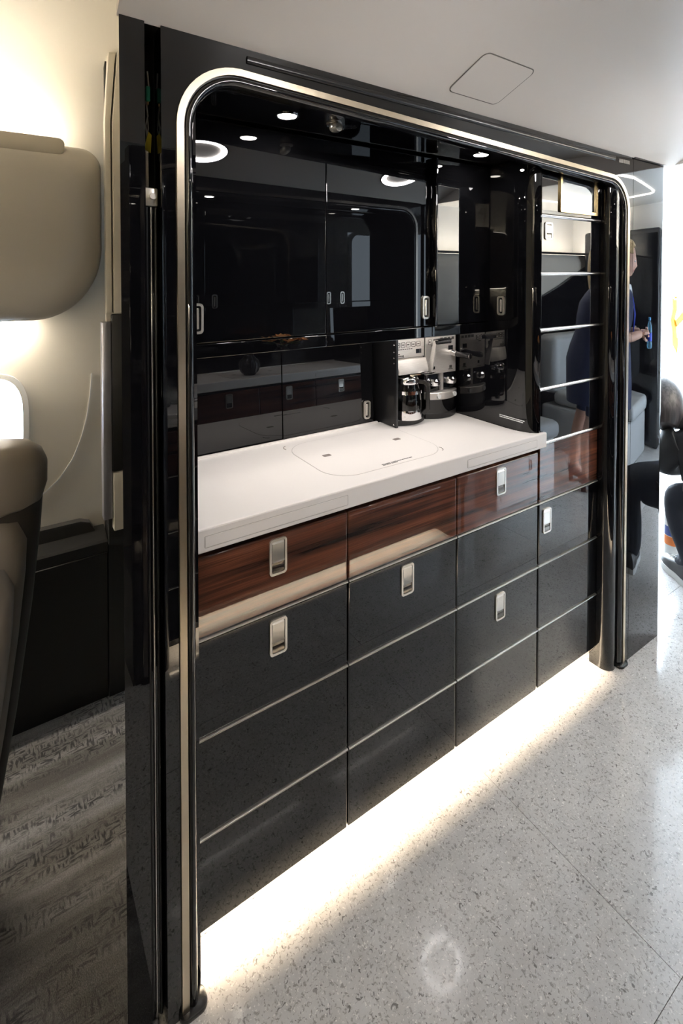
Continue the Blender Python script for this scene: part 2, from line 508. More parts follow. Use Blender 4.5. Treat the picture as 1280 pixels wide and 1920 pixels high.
# ring lights in the aisle ceiling
def ring_light(x, y, label):
    r = thing('ring_light', (x, y, ceil_z(y, x) - 0.01), label, 'ceiling light', 'ring lights along the aisle ceiling')
    n = 40
    O = [(x + 0.112 * math.cos(2 * PI * i / n), y + 0.086 * math.sin(2 * PI * i / n)) for i in range(n)]
    I = [(x + 0.088 * math.cos(2 * PI * i / n), y + 0.066 * math.sin(2 * PI * i / n)) for i in range(n)]
    O2 = [(x + 0.118 * math.cos(2 * PI * i / n), y + 0.091 * math.sin(2 * PI * i / n)) for i in range(n)]
    bm = nb(); ring(bm, O, I, 'z', 2.0, 2.005); finish('diffuser', on_ceiling(bm, 2.0, 0.006), 'ring_glow', r, 40)
    bm = nb(); ring(bm, O2, O, 'z', 2.0, 2.006); finish('trim_ring', on_ceiling(bm, 2.0, 0.006), 'silver', r, 40)
ring_light(0.39, -0.80, 'white ring light reflected in the black door beside the first handle')
ring_light(1.50, -0.77, 'white ring light reflected in the middle black cabinet door')

# entry area forward of the galley: walls, open door, ceiling
DX0, DX1, DZ = 2.95, 4.55, 2.0
bm = nb()
box(bm, 0.06, DX0, 0.985, 1.03, 0, 2.46); box(bm, DX1, XF, 0.985, 1.03, 0, 2.46); box(bm, DX0, DX1, 0.985, 1.03, DZ, 2.46)
structure('wall_front', bm, 'white_panel', 'white sidewall around the open aircraft door', 'wall')
bm = nb()
ring(bm, rrect((DX0 + DX1) / 2, DZ / 2, DX1 - DX0, DZ, 0.12, 6), rrect((DX0 + DX1) / 2, DZ / 2, DX1 - DX0 - 0.08, DZ - 0.06, 0.10, 6), 'y', 0.955, 1.03)
structure('door_1', bm, 'white_panel', 'white frame of the open aircraft door', 'door', sharp=40)
structure('wall_bulkhead', box(nb(), XF, XF + 0.04, YO - .2, 1.03, 0, 2.46), 'white_panel', 'bright white bulkhead beyond the open door', 'wall')
structure('light_block_slab', box(nb(), XB, XF, YO - .1, 1.03, 2.42, 2.46), 'black_matte', 'dark unseen slab added above the cabin ceiling to keep daylight out', 'light_block_slab')  # unseen slab, added to stop sky light leaking in over the ceilings
hb = box(nb(), -0.0, XF, YO - .1, YO - 0.06, 0, 2.46); box(hb, -.06, .06, YO - .1, YO - .006, 0, 2.46)  # short second box is added to seal a daylight leak beside the cabin wall
structure('wall_hull', hb, 'white_panel', 'pale far sidewall of the entry area', 'wall')
# entry ceiling with a cove, and the far side panel with its light
structure('ceiling_entry', box(nb(), 1.99, XF, YO - .06, 0.985, 2.17, 2.2), 'white_panel', 'bright flat ceiling of the entry area', 'ceiling')
structure('trim_2', box(nb(), 1.975, 1.99, -1.05, 0.02, 1.97, 2.17), 'ceiling_paint', 'step between the aisle ceiling and the entry ceiling', 'trim')
bm = nb()
ring(bm, rrect(3.45, -1.25, 1.25, 0.90, 0.15, 6), rrect(3.45, -1.25, 1.21, 0.86, 0.13, 6), 'z', 2.160, 2.17)
tag(finish('cove_line_light', bm, 'line_glow', None, 40), 'thin glowing rounded rectangle of light in the entry ceiling', 'ceiling light')
def far_wall(x0, x1):
    b = thing('sidewall_panel', (x0, -1.95, 1.1), 'pale padded sidewall panel below the cove light', 'wall panel')
    pts = [(-2.08, 1.02), (-1.90, 1.02), (-1.86, 1.06), (-1.83, 1.30), (-1.83, 1.62), (-1.86, 1.70), (-1.90, 1.71), (-1.98, 1.71), (-1.98, 1.66), (-2.08, 1.66)]
    finish('panel', prism(nb(), pts, 'x', x0, x1), 'bin_paint', b, 40)
    finish('cap', box(nb(), x0, x1, -1.86, -1.83, 1.705, 1.725, .004), 'black_satin', b)
    l = finish('cove_light', box(nb(), x0 + .02, x1 - .02, -1.96, -1.91, 1.712, 1.722), 'cove_glow', b)
    bm = nb()
    pts = [(x0, 0.0), (x0, 0.90)] + [(x0 + (x1 - x0) * k / 12, (1.02 if k < 5 else 1.02 + .075 * (k - 4) if k < 10 else 1.40 + .09 * (k - 9))) for k in range(1, 13)] + [(x1, 0.0)]
    prism(bm, pts, 'y', -2.08, -1.80)
    finish('black_ledge', bm, 'lacquer', b, 30)
far_wall(2.05, 4.7)
r = thing('closet', (4.6, -1.5, 0), 'tall black gloss closet at the forward end of the entry', 'closet')
bm = nb(); box(bm, 4.42, 4.74, -1.79, -.85, 0, 1.92, .03, 3); finish('body', bm, 'lacquer', r, 30)
bm = nb(); box(bm, 4.405, 4.419, -1.76, -.88, .04, 1.88, .004, 2); d = finish('door', bm, 'lacquer', r, 20)
bm = nb(); box(bm, 4.395, 4.405, -1.36, -1.32, .95, 1.05, .003, 2); finish('pull_handle', bm, 'nickel', d, 30)

# ---------------------------------------------------------------- galley builder (local frame: fronts face -y, x along the galley)
ROWS = [0.07, 0.283, 0.505, 0.725]
def latch(parent, x, z, w=0.045, h=0.086, y=0.0):
    """flush paddle latch: bezel, recess and paddle"""
    bm = nb()
    o = rrect(x, z, w, h, 0.008, 4); i = rrect(x, z, w - .011, h - .011, 0.0045, 4)
    ring(bm, o, i, 'y', y - 0.004, y + 0.001, 0)
    prism(bm, i, 'y', y - 0.0008, y + 0.001, 1)
    pw, ph = w - .014, (h - .014) * 0.66
    zt = z + (h - .014) / 2
    prism(bm, [(y - .0012, zt), (y - .0036, zt - .004), (y - .0030, zt - ph + .004), (y - .0045, zt - ph), (y - .0009, zt - ph)], 'x', x - pw / 2, x + pw / 2, 0)
    prism(bm, [(y - .0012, z - h / 2 + .008), (y - .0026, z - h / 2 + .007), (y - .0026, z - h / 2 + .018), (y - .0010, z - h / 2 + .022)], 'x', x - pw / 2, x + pw / 2, 1)
    return finish('latch', bm, ['nickel', 'nickel_dark'], parent, 30)
def slot_pull(parent, x, z, y, w=0.030, h=0.076, axis='y', bow=True):
    """rounded upright pull: metal ring with a dark recess"""
    bm = nb()
    o = rrect(x, z, w, h, 0.010, 5); i = rrect(x, z, w - .012, h - .012, 0.0055, 5)
    if axis == 'y':
        ring(bm, o, i, 'y', y - 0.006, y + 0.001, 0); prism(bm, i, 'y', y - .0006, y + .001, 1)
        box(bm, x - .004, x + .004, y - .005, y - .0006, z - h / 2 + .012, z + h / 2 - .012, .0015, 1, 0)
    else:                                # on a plane of constant x = y(arg); x(arg) is the y coordinate
        ring(bm, o, i, 'x', y - 0.006, y + 0.001, 0); prism(bm, i, 'x', y - .0006, y + .001, 1)
        box(bm, y - .005, y - .0006, x - .004, x + .004, z - h / 2 + .012, z + h / 2 - .012, .0015, 1, 0)
    return finish('pull_handle', bm, ['nickel', 'black_plastic'], parent, 30)
def edge_bead(parent, x0, x1, z, m='bead', h=0.0055, y=0.0):
    bm = nb()
    prism(bm, [(y + .012, z - h / 2), (y - .002, z - h / 2), (y - .0045, z - h / 4), (y - .0052, z), (y - .0045, z + h / 4), (y - .002, z + h / 2), (y + .012, z + h / 2)], 'x', x0, x1)
    return finish('edge_trim', bm, m, parent, 30)
def drawer_front(root, x0, x1, z0, z1, m, name='drawer'):
    bm = nb()
    box(bm, x0 + .0012, x1 - .0012, 0.0, 0.022, z0 + .0028, z1 - .0028, 0.0045, 4)
    o = finish(name, bm, m, root, 180)
    o.modifiers.new('weighted_normals', 'WEIGHTED_NORMAL').weight = 100
    return o

def galley(tagp, cols, labels, pil, xr, xe, tall=None, latches=(), full=True):
    """cols: x of the drawer columns; pil: left end of surround; xr: inner right of the opening; xe: right end"""
    grp = 'drawer cabinets of the ' + tagp + ' galley'
    xc = cols[-1]
    # ---- drawer cabinets
    for c in range(len(cols) - 1):
        x0, x1 = cols[c], cols[c + 1]
        root = thing('drawer_cabinet', ((x0 + x1) / 2, 0.22, 0.0), labels[c], 'cabinet', grp)
        bm = nb()
        box(bm, x0 + .001, x1 - .001, 0.026, 0.44, 0.098, 0.918)
        box(bm, x0 + .001, x1 - .001, 0.075, 0.44, 0.0, 0.098)
        finish('carcass', bm, 'black_satin', root)
        for r in range(4):
            z0 = ROWS[r]; z1 = ROWS[r + 1] if r < 3 else 0.908
            d = drawer_front(root, x0, x1, z0, z1, 'rosewood' if r == 3 else 'lacquer')
            if r < 3: edge_bead(d, x0 + .002, x1 - .002, z1)
            for (lc, lr, lx, lz) in latches:
                if lc == c and lr == r: latch(d, x0 + lx, lz)
    if tall:
        x0, x1 = tall
        root = thing('tall_cabinet', ((x0 + x1) / 2, 0.22, 0.0), 'tall narrow black cabinet with framed screen, bright shelf strips and lacquered fronts', 'cabinet', grp)
        bm = nb()
        box(bm, x0 + .001, x1 + .03, 0.026, 0.44, 0.098, 1.89); box(bm, x0 + .001, x1 + .03, 0.075, 0.44, 0, 0.098)
        finish('carcass', bm, 'black_satin', root)
        zz = ROWS + [0.930, 1.120, 1.325, 1.520, 1.720, 1.888]
        for r in range(len(zz) - 1):
            d = drawer_front(root, x0, x1, zz[r], zz[r + 1], 'rosewood' if r == 3 else 'lacquer', 'drawer' if r < 4 else 'door')
            if r < 8: edge_bead(d, x0 - .002, x1 - .004, zz[r + 1], 'bead' if r < 3 else 'silver', 0.0055 if r < 3 else 0.011)
            if r == 2: latch(d, 1.229, 0.656)
            if r == 7: latch(d, 1.225, 1.667, 0.042, 0.06)
            if r == 8:
                bm = nb()
                o = rrect(1.405, 1.812, 0.235, 0.150, 0.006, 3); i = rrect(1.405, 1.812, 0.213, 0.128, 0.004, 3)
                ring(bm, o, i, 'y', -0.006, 0.002); finish('screen_frame', bm, 'gold', d, 30)
                bm = nb(); prism(bm, i, 'y', -0.0015, 0.002); finish('screen', bm, 'screen_glass', d)
    # ---- worktop
    xt = xc + .012 if tall else xr - .02
    root = thing('countertop', (0.5, 0.2, 0.922), 'thick warm white worktop with lift-out lid on the ' + tagp + ' galley', 'countertop')
    bm = nb()
    if full:
        pts = [(-.012, -.016), (1.202, -.016), (1.203, -.004), (1.176, -.002), (1.150, .012), (1.136, .045), (1.129, .10), (1.129, .40), (-.012, .40)]
    else:
        pts = [(-.012, -.016), (xt, -.016), (xt, .40), (-.012, .40)]
    prism(bm, pts, 'z', 0.922, 0.975, 0, 0.004, 2)
    finish('slab', bm, 'counter', root, 20)
    finish('rim', box(nb(), -.01, 0.785 if full else xt, .388, .3995, .974, .981, .002), 'counter', root)
    for (a, b) in (((0.006, 0.377), (0.812, 1.150)) if full else ((0.05, 0.40), (1.25, 1.60))):
        z = 0.9455
        bm = nb(); ring(bm, rrect((a + b) / 2, z, b - a, .0265, .003, 3), rrect((a + b) / 2, z, b - a - .0024, .0241, .002, 3), 'y', -.0166, -.012)
        tr = finish('tray_joint', bm, 'counter_line', root)
        bm = nb(); prism(bm, rrect((a + b) / 2, z, b - a - .004, .0225, .002, 3), 'y', -.0172, -.012); finish('tray_front', bm, 'counter', root)
    # lift-out lid
    lx, ly, lw, lh = (0.585, 0.195, 0.42, 0.31) if full else (0.75, 0.195, 0.42, 0.31)
    lid_o = rrect(lx, ly, lw, lh, .085, 10)
    bm = nb(); ring(bm, lid_o, rrect(lx, ly, lw - .003, lh - .003, .084, 10), 'z', .9745, .9753); finish('lid_joint', bm, 'counter_line', root)
    bm = nb(); prism(bm, rrect(lx, ly, lw - .004, lh - .004, .083, 10), 'z', .9745, .9757); lid = finish('lid', bm, 'counter', root)
    for sx in ((0.454, 0.724) if full else (lx - .13, lx + .13)):
        bm = nb(); prism(bm, rrect(sx, 0.2105, .026, .017, .003, 3), 'z', .9750, .97585); finish('finger_slot', bm, 'slot_grey', lid)
    for (sx, sy, a0) in ((lx - lw / 2 + .02, ly + lh / 2 - .02, PI / 2), (lx + lw / 2 - .03, ly - lh / 2 + .03, -PI / 2)):
        bm = nb()
        arc = [(sx + .022 * math.cos(a0 + k * PI / 8), sy + .022 * math.sin(a0 + k * PI / 8), .9762) for k in range(1, 6)]
        sweep(bm, arc, [(-.0009, -.0006), (.0009, -.0006), (.0009, .0002), (-.0009, .0002)], up=(0, 0, 1)); finish('thumb_mark', bm, 'slot_grey', lid)
    if full:
        bm = nb()
        x = 0.545
        for w in (.012, .020, .008, .016, .005, .013, .008, .006, .014, .012):
            for k, yy in enumerate((.060, .054)):
                if not (k == 1 and x > .60): box(bm, x, x + w * .85, yy - .0017, yy + .0017, .9757, .9761)
            x += w
        finish('small_print', bm, 'print_dark', lid)['kind'] = 'stuff'
    # ---- splash doors behind the worktop, tilted back
    xs_ = [0.0, 0.406, 0.775] if full else [0.0, 0.55, 1.1, xt]
    root = thing('splashback_cabinet', (0.4, 0.42, 0.975), 'mirror black sliding panels behind the worktop of the ' + tagp + ' galley', 'cabinet')
    tl = math.tan(R(2.0))
    for k in range(len(xs_) - 1):
        a, b = xs_[k], xs_[k + 1]
        oy = 0.402 + (0.004 if k % 2 == 0 else 0.0)
        bm = nb()
        prism(bm, [(oy, .9755), (oy + tl * .34, 1.315), (oy + tl * .34 + .012, 1.315), (oy + .012, .9755)], 'x', a + .001, b - .001)
        p = finish('sliding_panel', bm, 'lacquer', root, 20)
        if full and k == 1: slot_pull(p, 0.741, 1.028, 0.4005, .028, .066)
    # ---- upper cabinets and valance
    dx = [0.0, 0.43, 0.845, 1.128] if full else [0.0, 0.41, 0.82, 1.23, xt]
    names = (['black mirror gloss wall cabinet door beside the rounded surround', 'black mirror gloss wall cabinet in the middle above the worktop', 'narrow black mirror gloss wall cabinet above the coffee machines']
             if full else ['black gloss overhead cabinet of the opposite galley, %s' % q for q in ('nearest the seats', 'second from the seats', 'third from the seats', 'nearest the carpet')])
    for k in range(len(dx) - 1):
        a, b = dx[k], dx[k + 1]
        root = thing('wall_cabinet', ((a + b) / 2, 0.3, 1.33), names[k], 'cabinet', 'overhead cabinets of the ' + tagp + ' galley')
        finish('carcass', box(nb(), a + .001, b - .001, .214, .43, 1.318, 1.905), 'black_satin', root)
        bm = nb(); box(bm, a + .0012, b - .0012, .175, .212, 1.346, 1.904, .0016, 2); d = finish('door', bm, 'lacquer', root, 20)
        if full:
            hx = (0.053, 0.815, None)[k]
        else:
            hx = (b - .05, a + .05, b - .05, a + .05)[k]
        if hx: slot_pull(d, hx, 1.408 if full else 1.37, 0.1745)
        bm = nb(); box(bm, a + .0003, b - .0003, .172, .212, 1.308, 1.343, .002, 2); finish('valance', bm, 'lacquer', root, 20)
    r = thing('worktop_light', (0.55, 0.225, 1.312), 'slim light strip hidden behind the valance of the ' + tagp + ' galley', 'light strip')
    finish('lens', box(nb(), .02, dx[-1] - .02, .222, .236, 1.3145, 1.3175), 'strip_glow', r)
    if full:
        root = thing('divider_fin', (0.845, 0.16, 1.346), 'slim black gloss fin standing between two wall cabinet doors', 'divider')
        bm = nb(); box(bm, .838, .850, .150, .1745, 1.346, 1.902, .003, 3); finish('fin', bm, 'lacquer', root, 20)
        # gloss end panel with flared front edge
        root = thing('end_panel', (1.14, 0.2, 0.975), 'black gloss upright panel between the coffee machines and tall cabinet', 'panel')
        pts = [(1.130, .44), (1.130, .11), (1.1315, .08), (1.135, .05), (1.1415, .026), (1.150, .008), (1.160, -.004), (1.170, -.009), (1.178, -.006), (1.1815, .002), (1.1815, .02), (1.150, .05), (1.150, .44)]
        bm = nb(); prism(bm, pts, 'z', .9755, 1.905); p = finish('panel', bm, 'lacquer', root, 24)
        slot_pull(p, 0.120, 1.406, 1.130, .030, .068, 'x')
        bm = nb()
        for k, zz in enumerate((1.015, 1.009)):
            y = .125
            while y > .02 + .01 * k:
                w = random.choice((.006, .009, .012)); box(bm, 1.1293, 1.1301, y - w, y, zz - .0016, zz + .0016); y -= w + .0012
        finish('small_print', bm, 'print_white', p)['kind'] = 'stuff'
    # ---- soffit with downlights
    xs1 = xc if full else xt
    root = thing('soffit', (0.5, 0.08, 1.91), 'black gloss soffit over the worktop of the ' + tagp + ' galley', 'soffit')
    bm = nb(); box(bm, -.012, xs1 + (.36 if tall else 0), -.02, .1885, 1.910, 1.934); box(bm, -.012, xs1 + (.36 if tall else 0), .1885, .44, 1.910, 1.934)
    finish('panel', bm, 'lacquer', root, 20)
    finish('joint', box(nb(), 0, xs1, .150, .152, 1.9092, 1.9105), 'nickel_dark', root)
    sp = ((0.243, 0.055), (0.962, 0.070)) if full else ((0.35, 0.045), (1.25, 0.045))
    ln = ('round downlight in the soffit beside the chrome reading lamp', 'round downlight in the soffit near the tall cabinet') if full else ('round downlight of the opposite galley towards the seats', 'round downlight of the opposite galley towards the carpet')
    for (sx, sy), l in zip(sp, ln):
        r = thing('downlight', (sx, sy, 1.9095), l, 'downlight', 'downlights of the ' + tagp + ' galley')
        bm = nb(); lathe(bm, [(.030, 1.9100), (.030, 1.9080), (.026, 1.9070), (.023, 1.9090)], (sx, sy, 0), 24); finish('bezel', bm, 'chrome', r, 40)
        bm = nb(); lathe(bm, [(.0228, 1.9093), (.0228, 1.9081)], (sx, sy, 0), 24); finish('lens', bm, 'spot_glow', r)
    if full:
        r = thing('reading_lamp', (.372, .042, 1.9045), 'small chrome eyeball lamp under the soffit', 'lamp')
        bm = nb(); lathe(bm, [(.020, 1.9100), (.020, 1.9070), (.014, 1.9060)], (.372, .042, 0), 20); finish('base', bm, 'nickel', r, 40)
        bm = nb(); ball(bm, (.372, .040, 1.8985), .014, .014, .014); finish('eyeball', bm, 'nickel', r, 60)
        bm = nb(); lathe(bm, [(.011, -.022), (.012, -.008), (.009, .0)], (.372, .040, 1.8945), 16, axis='y'); finish('barrel', bm, 'nickel', r, 40)
        r = thing('speaker_grille', (.42, .05, 1.9095), 'round perforated speaker spot beside the eyeball lamp', 'speaker')
        bm = nb()
        for k in range(-3, 4):
            for j in range(-3, 4):
                if k * k + j * j < 11: lathe(bm, [(.0016, 1.9103), (.0016, 1.9097)], (.425 + k * .006, .05 + j * .006, 0), 6)
        finish('hole_pattern', bm, 'black_matte', r)['kind'] = 'stuff'
    # ---- kick space light
    xl = tall[1] if tall else xc
    r = thing('led_strip', (0.6, 0.05, 0.088), 'warm glowing light strip under the drawers of the ' + tagp + ' galley', 'light strip')
    finish('channel', box(nb(), .005, xl - .005, .026, .052, .0915, .0975), 'nickel_dark', r)
    finish('diffuser', box(nb(), .006, xl - .006, .030, .048, .0885, .0914), 'led_glow', r)
    bm = nb()
    nd = int((xl - .02) / .0125)
    for k in range(nd):
        x = .012 + k * .0125
        box(bm, x, x + .004, .0275, .0295, .0880, .0910)
    finish('led_dots', bm, 'dot_glow', r)['kind'] = 'stuff'
    # ---- surround
    hz = lambda x: 2.015 - .018 * x
    hv = lambda x: 1.992 - .018 * x
    sl = -.038 if full else -.0
    zt = lambda x: (1.947 + sl * x) if full else 1.935
    root = thing('galley_surround', (0.7, -.03, 0), ('black gloss surround with rounded arch framing the white worktop' if full else 'black gloss arched surround of the opposite galley seen in reflections'), 'galley surround')
    ap_out = arch_path(-.057, xr + .077, zt(-.057), zt(xr), .135)
    bm = nb()
    yb = -.004
    inner = [(p[0], p[2]) for p in ap_out]
    prism(bm, [(-.087, 0.0), (-.087, hz(-.087)), (xr + .105, hz(xr + .105)), (xr + .105, 0.0)] + inner[::-1], 'y', -.055, yb)
    finish('arch_panel', bm, 'lacquer', root, 20)
    # metal band and bullnose sweep round the opening
    bm = nb(); sweep(bm, arch_path(-.0515, xr + .068, zt(-.0515) - .0075, zt(xr) - .0075, .126, 12, 0.012), [(-.0072, .050), (.0072, .050), (.0072, .0600), (-.0072, .0600)], up=(0, -1, 0)); finish('metal_band', bm, 'champagne' if full else 'nickel_dark', root, 30)
    prof = [(.0110 * math.cos(a) , .040 + .020 * math.sin(a)) for a in [2 * PI * k / 16 for k in range(16)]]
    bm = nb(); sweep(bm, arch_path(-.0340, xr + .0475, zt(-.034) - .0250, zt(xr) - .0250, .110, 14, 0.010), prof, up=(0, -1, 0)); finish('bullnose', bm, 'lacquer', root, 40)
    prof = [(-.003, .030), (.003, .030), (.003, .053), (-.003, .053)]
    bm = nb(); sweep(bm, arch_path(-.0445, xr + .0600, zt(-.0445) - .0150, zt(xr) - .0150, .118, 12, 0.012), prof, up=(0, -1, 0)); finish('shadow_gap', bm, 'black_satin', root, 30)
    # deep reveals behind the bullnose
    bm = nb()
    prism(bm, [(xr - .0265, .026)] + [(xr + .009 - .0355 * math.cos(PI * k / 16), -.014 - .038 * math.sin(PI * k / 16)) for k in range(17)] + [(xr + .0445, .026)], 'z', 0.0, 1.905)
    finish('jamb', bm, 'lacquer', root, 40)
    bm = nb(); prism(bm, [(-.012, -.03), (-.03, -.03), (-.03, .02), (-.012, .02)], 'z', 0.0, 1.905); finish('jamb', bm, 'lacquer', root, 30)
    lw = structure('wall_galley_side', box(nb(), -.030, -.012, .021, .44, 0, 1.93), 'lacquer', 'black inner side wall of the %s galley' % tagp, 'wall'); lw.matrix_world = MX
    bm = nb(); box(bm, -.012, xr + .045, -.028, -.0205, 1.9055, 1.94); finish('head_lining', bm, 'lacquer', root, 20)
    # pillar outside the pocket slot, and end panel
    bm = nb(); prism(bm, [(pil, -.055), (-.117, -.055), (-.117, .005), (pil + .013, .005)], 'z', 0.0, hz(pil)); finish('outer_panel', bm, 'lacquer', root, 20)
    bm = nb(); box(bm, -.1168, -.0872, .050, .056, 0.0, 2.015); box(bm, -.1168, -.0872, -.050, .05, 2.0, 2.015); finish('pocket_back', bm, 'black_matte', root)
    bm = nb(); box(bm, -.1175, -.1165, -.0, .056, 0.0, 2.01); box(bm, -.0875, -.0865, -.003, .056, 0.0, 2.01); finish('pocket_cheek', bm, 'black_matte', root)
    x0 = xr + .107
    if xe - x0 > .05:
        rr = .045
        pts = [(x0, -.055), (xe - rr, -.055)] + [(xe - rr + rr * math.sin(a), -.055 + rr - rr * math.cos(a)) for a in [PI / 2 * k / 6 for k in range(1, 7)]] + [(xe, .02), (x0, .02)]
        ew_ = structure('wall_galley_end', box(nb(), x0 + .002, xe - .002, .021, .47, 0, 1.94), 'lacquer', 'black end wall of the %s galley' % tagp, 'wall'); ew_.matrix_world = MX
        bm = nb(); prism(bm, pts, 'z', 0.002, 1.962); finish('end_panel', bm, 'lacquer', root, 18)
        bm = nb(); prism(bm, [(x * 1.0 + (.006 if x > x0 + .01 else 0), y - (.006 if y < .01 else 0)) for x, y in pts], 'z', 1.9625, 1.9685); finish('end_cap', bm, 'black_satin', root, 40)
    else:
        bm = nb(); box(bm, x0, xe, -.055, .02, 0.0, hz(xe), .0025, 2); finish('end_panel', bm, 'lacquer', root, 20)
        ew_ = structure('wall_galley_end', box(nb(), x0, xe, .021, .47, 0, 1.94), 'lacquer', 'black end wall of the %s galley' % tagp, 'wall'); ew_.matrix_world = MX
    bw = structure('wall_galley_back', box(nb(), -.03, xr + .10, .442, .47, 0.0, 1.97), 'black_satin', 'black back wall of the %s galley' % tagp, 'wall'); bw.matrix_world = MX
    tw = structure('ceiling_galley', box(nb(), -.03, xr + .10, -.003, .441, 1.936, 1.946), 'black_satin', 'black top closing the %s galley' % tagp, 'ceiling'); tw.matrix_world = MX
    # feet
    for fx in (-.036, xr + .058):
        bm = nb(); prism(bm, rrect(fx, -.050, .058, .044, .016, 5), 'z', 0.0, .011, 0, .003, 2); finish('foot_cap', bm, 'black_plastic', root, 40)
    # ventilation slot along the head
    if full:
        bm = nb()
        a, b = .09, xr - .03
        t = bmesh.new()
        ps = [(-.0565, -.009), (-.060, -.006), (-.060, .004), (-.0565, .007), (-.052, .007), (-.052, -.009)]
        rows_ = [[t.verts.new((x, y, hv(x) - .0165 + z)) for y, z in ps] for x in (a, b)]
        for j in range(len(ps)): t.faces.new((rows_[0][j], rows_[0][(j + 1) % len(ps)], rows_[1][(j + 1) % len(ps)], rows_[1][j]))
        t.faces.new(rows_[0]); t.faces.new(rows_[1][::-1])
        merge(bm, t); finish('vent_slot', bm, 'black_plastic', root, 50)
        bm = nb()
        for k in range(9): box(bm, b + .03 + k * .0085, b + .036 + k * .0085, -.0565, -.05, hv(b) - .028, hv(b) - .014)
        finish('vent_grille', bm, 'silver', root)

# ---- the galley in the picture
COLS = [-0.010, 0.387, 0.784, 1.181]
galley('near', COLS,
       ['black lacquer drawer cabinet beside the slotted pillar, two latches at top', 'black lacquer drawer cabinet with plain rosewood drawer on top, second from pillar', 'black lacquer drawer cabinet under the coffee machines with rosewood top drawer'],
       -0.162, 1.575, 1.957, tall=(1.184, 1.548),
       latches=[(0, 3, .197, .853), (0, 2, .197, .662), (1, 2, .201, .663), (2, 3, .200, .850), (2, 1, .200, .441)], full=True)
# pocket door edge and loose cable in the slot of the pillar
r = thing('pocket_door', (-.102, 0, 0), 'edge of the black sliding door inside the pillar slot with metal catch', 'door')
bm = nb(); box(bm, -.1150, -.0890, -.030, .046, 0.012, 1.655, .002, 2); finish('leaf', bm, 'lacquer', r, 20)
for x in (-.1105, -.102, -.0935):
    bm = nb(); tube(bm, [(x, -.0305, .012), (x, -.0305, 1.650)], .0030, 10); finish('edge_rail', bm, 'silver' if x == -.102 else 'black_satin', r, 60)
bm = nb(); box(bm, -.1145, -.0895, -.036, .0, 1.652, 1.688, .003, 2); lathe(bm, [(.006, -.042), (.006, -.036)], (-.100, 0, 1.671), 14, axis='y'); finish('catch', bm, 'nickel', r, 30)
bm = nb(); box(bm, -.1040, -.0985, .002, .008, 1.69, 1.78); finish('guide', bm, 'nickel_dark', r)
r = thing('cable_loom', (-.098, .012, 1.74), 'loose wires with green plug and yellow tag inside the pillar slot', 'cable')
bm = nb(); tube(bm, [(-.097, .012, 1.93), (-.095, .010, 1.90), (-.100, .012, 1.868), (-.097, .010, 1.84), (-.101, .012, 1.82), (-.098, .010, 1.79), (-.100, .010, 1.75)], .0016, 6); tube(bm, [(-.094, .012, 1.90), (-.099, .010, 1.862), (-.096, .012, 1.815), (-.099, .010, 1.80)], .0012, 6); finish('wire', bm, 'wire', r, 60)
bm = nb(); box(bm, -.1015, -.0935, .002, .012, 1.868, 1.898, .002, 2); finish('green_plug', bm, 'green', r)
bm = nb(); box(bm, -.0995, -.0960, .004, .010, 1.860, 1.868, .001, 1); finish('pin', bm, 'gold', r)
bm = nb(); prism(bm, [(-.106, 1.770), (-.094, 1.764), (-.092, 1.800), (-.098, 1.806), (-.102, 1.790)], 'y', .001, .006); finish('yellow_tag', bm, 'tag_yellow', r)

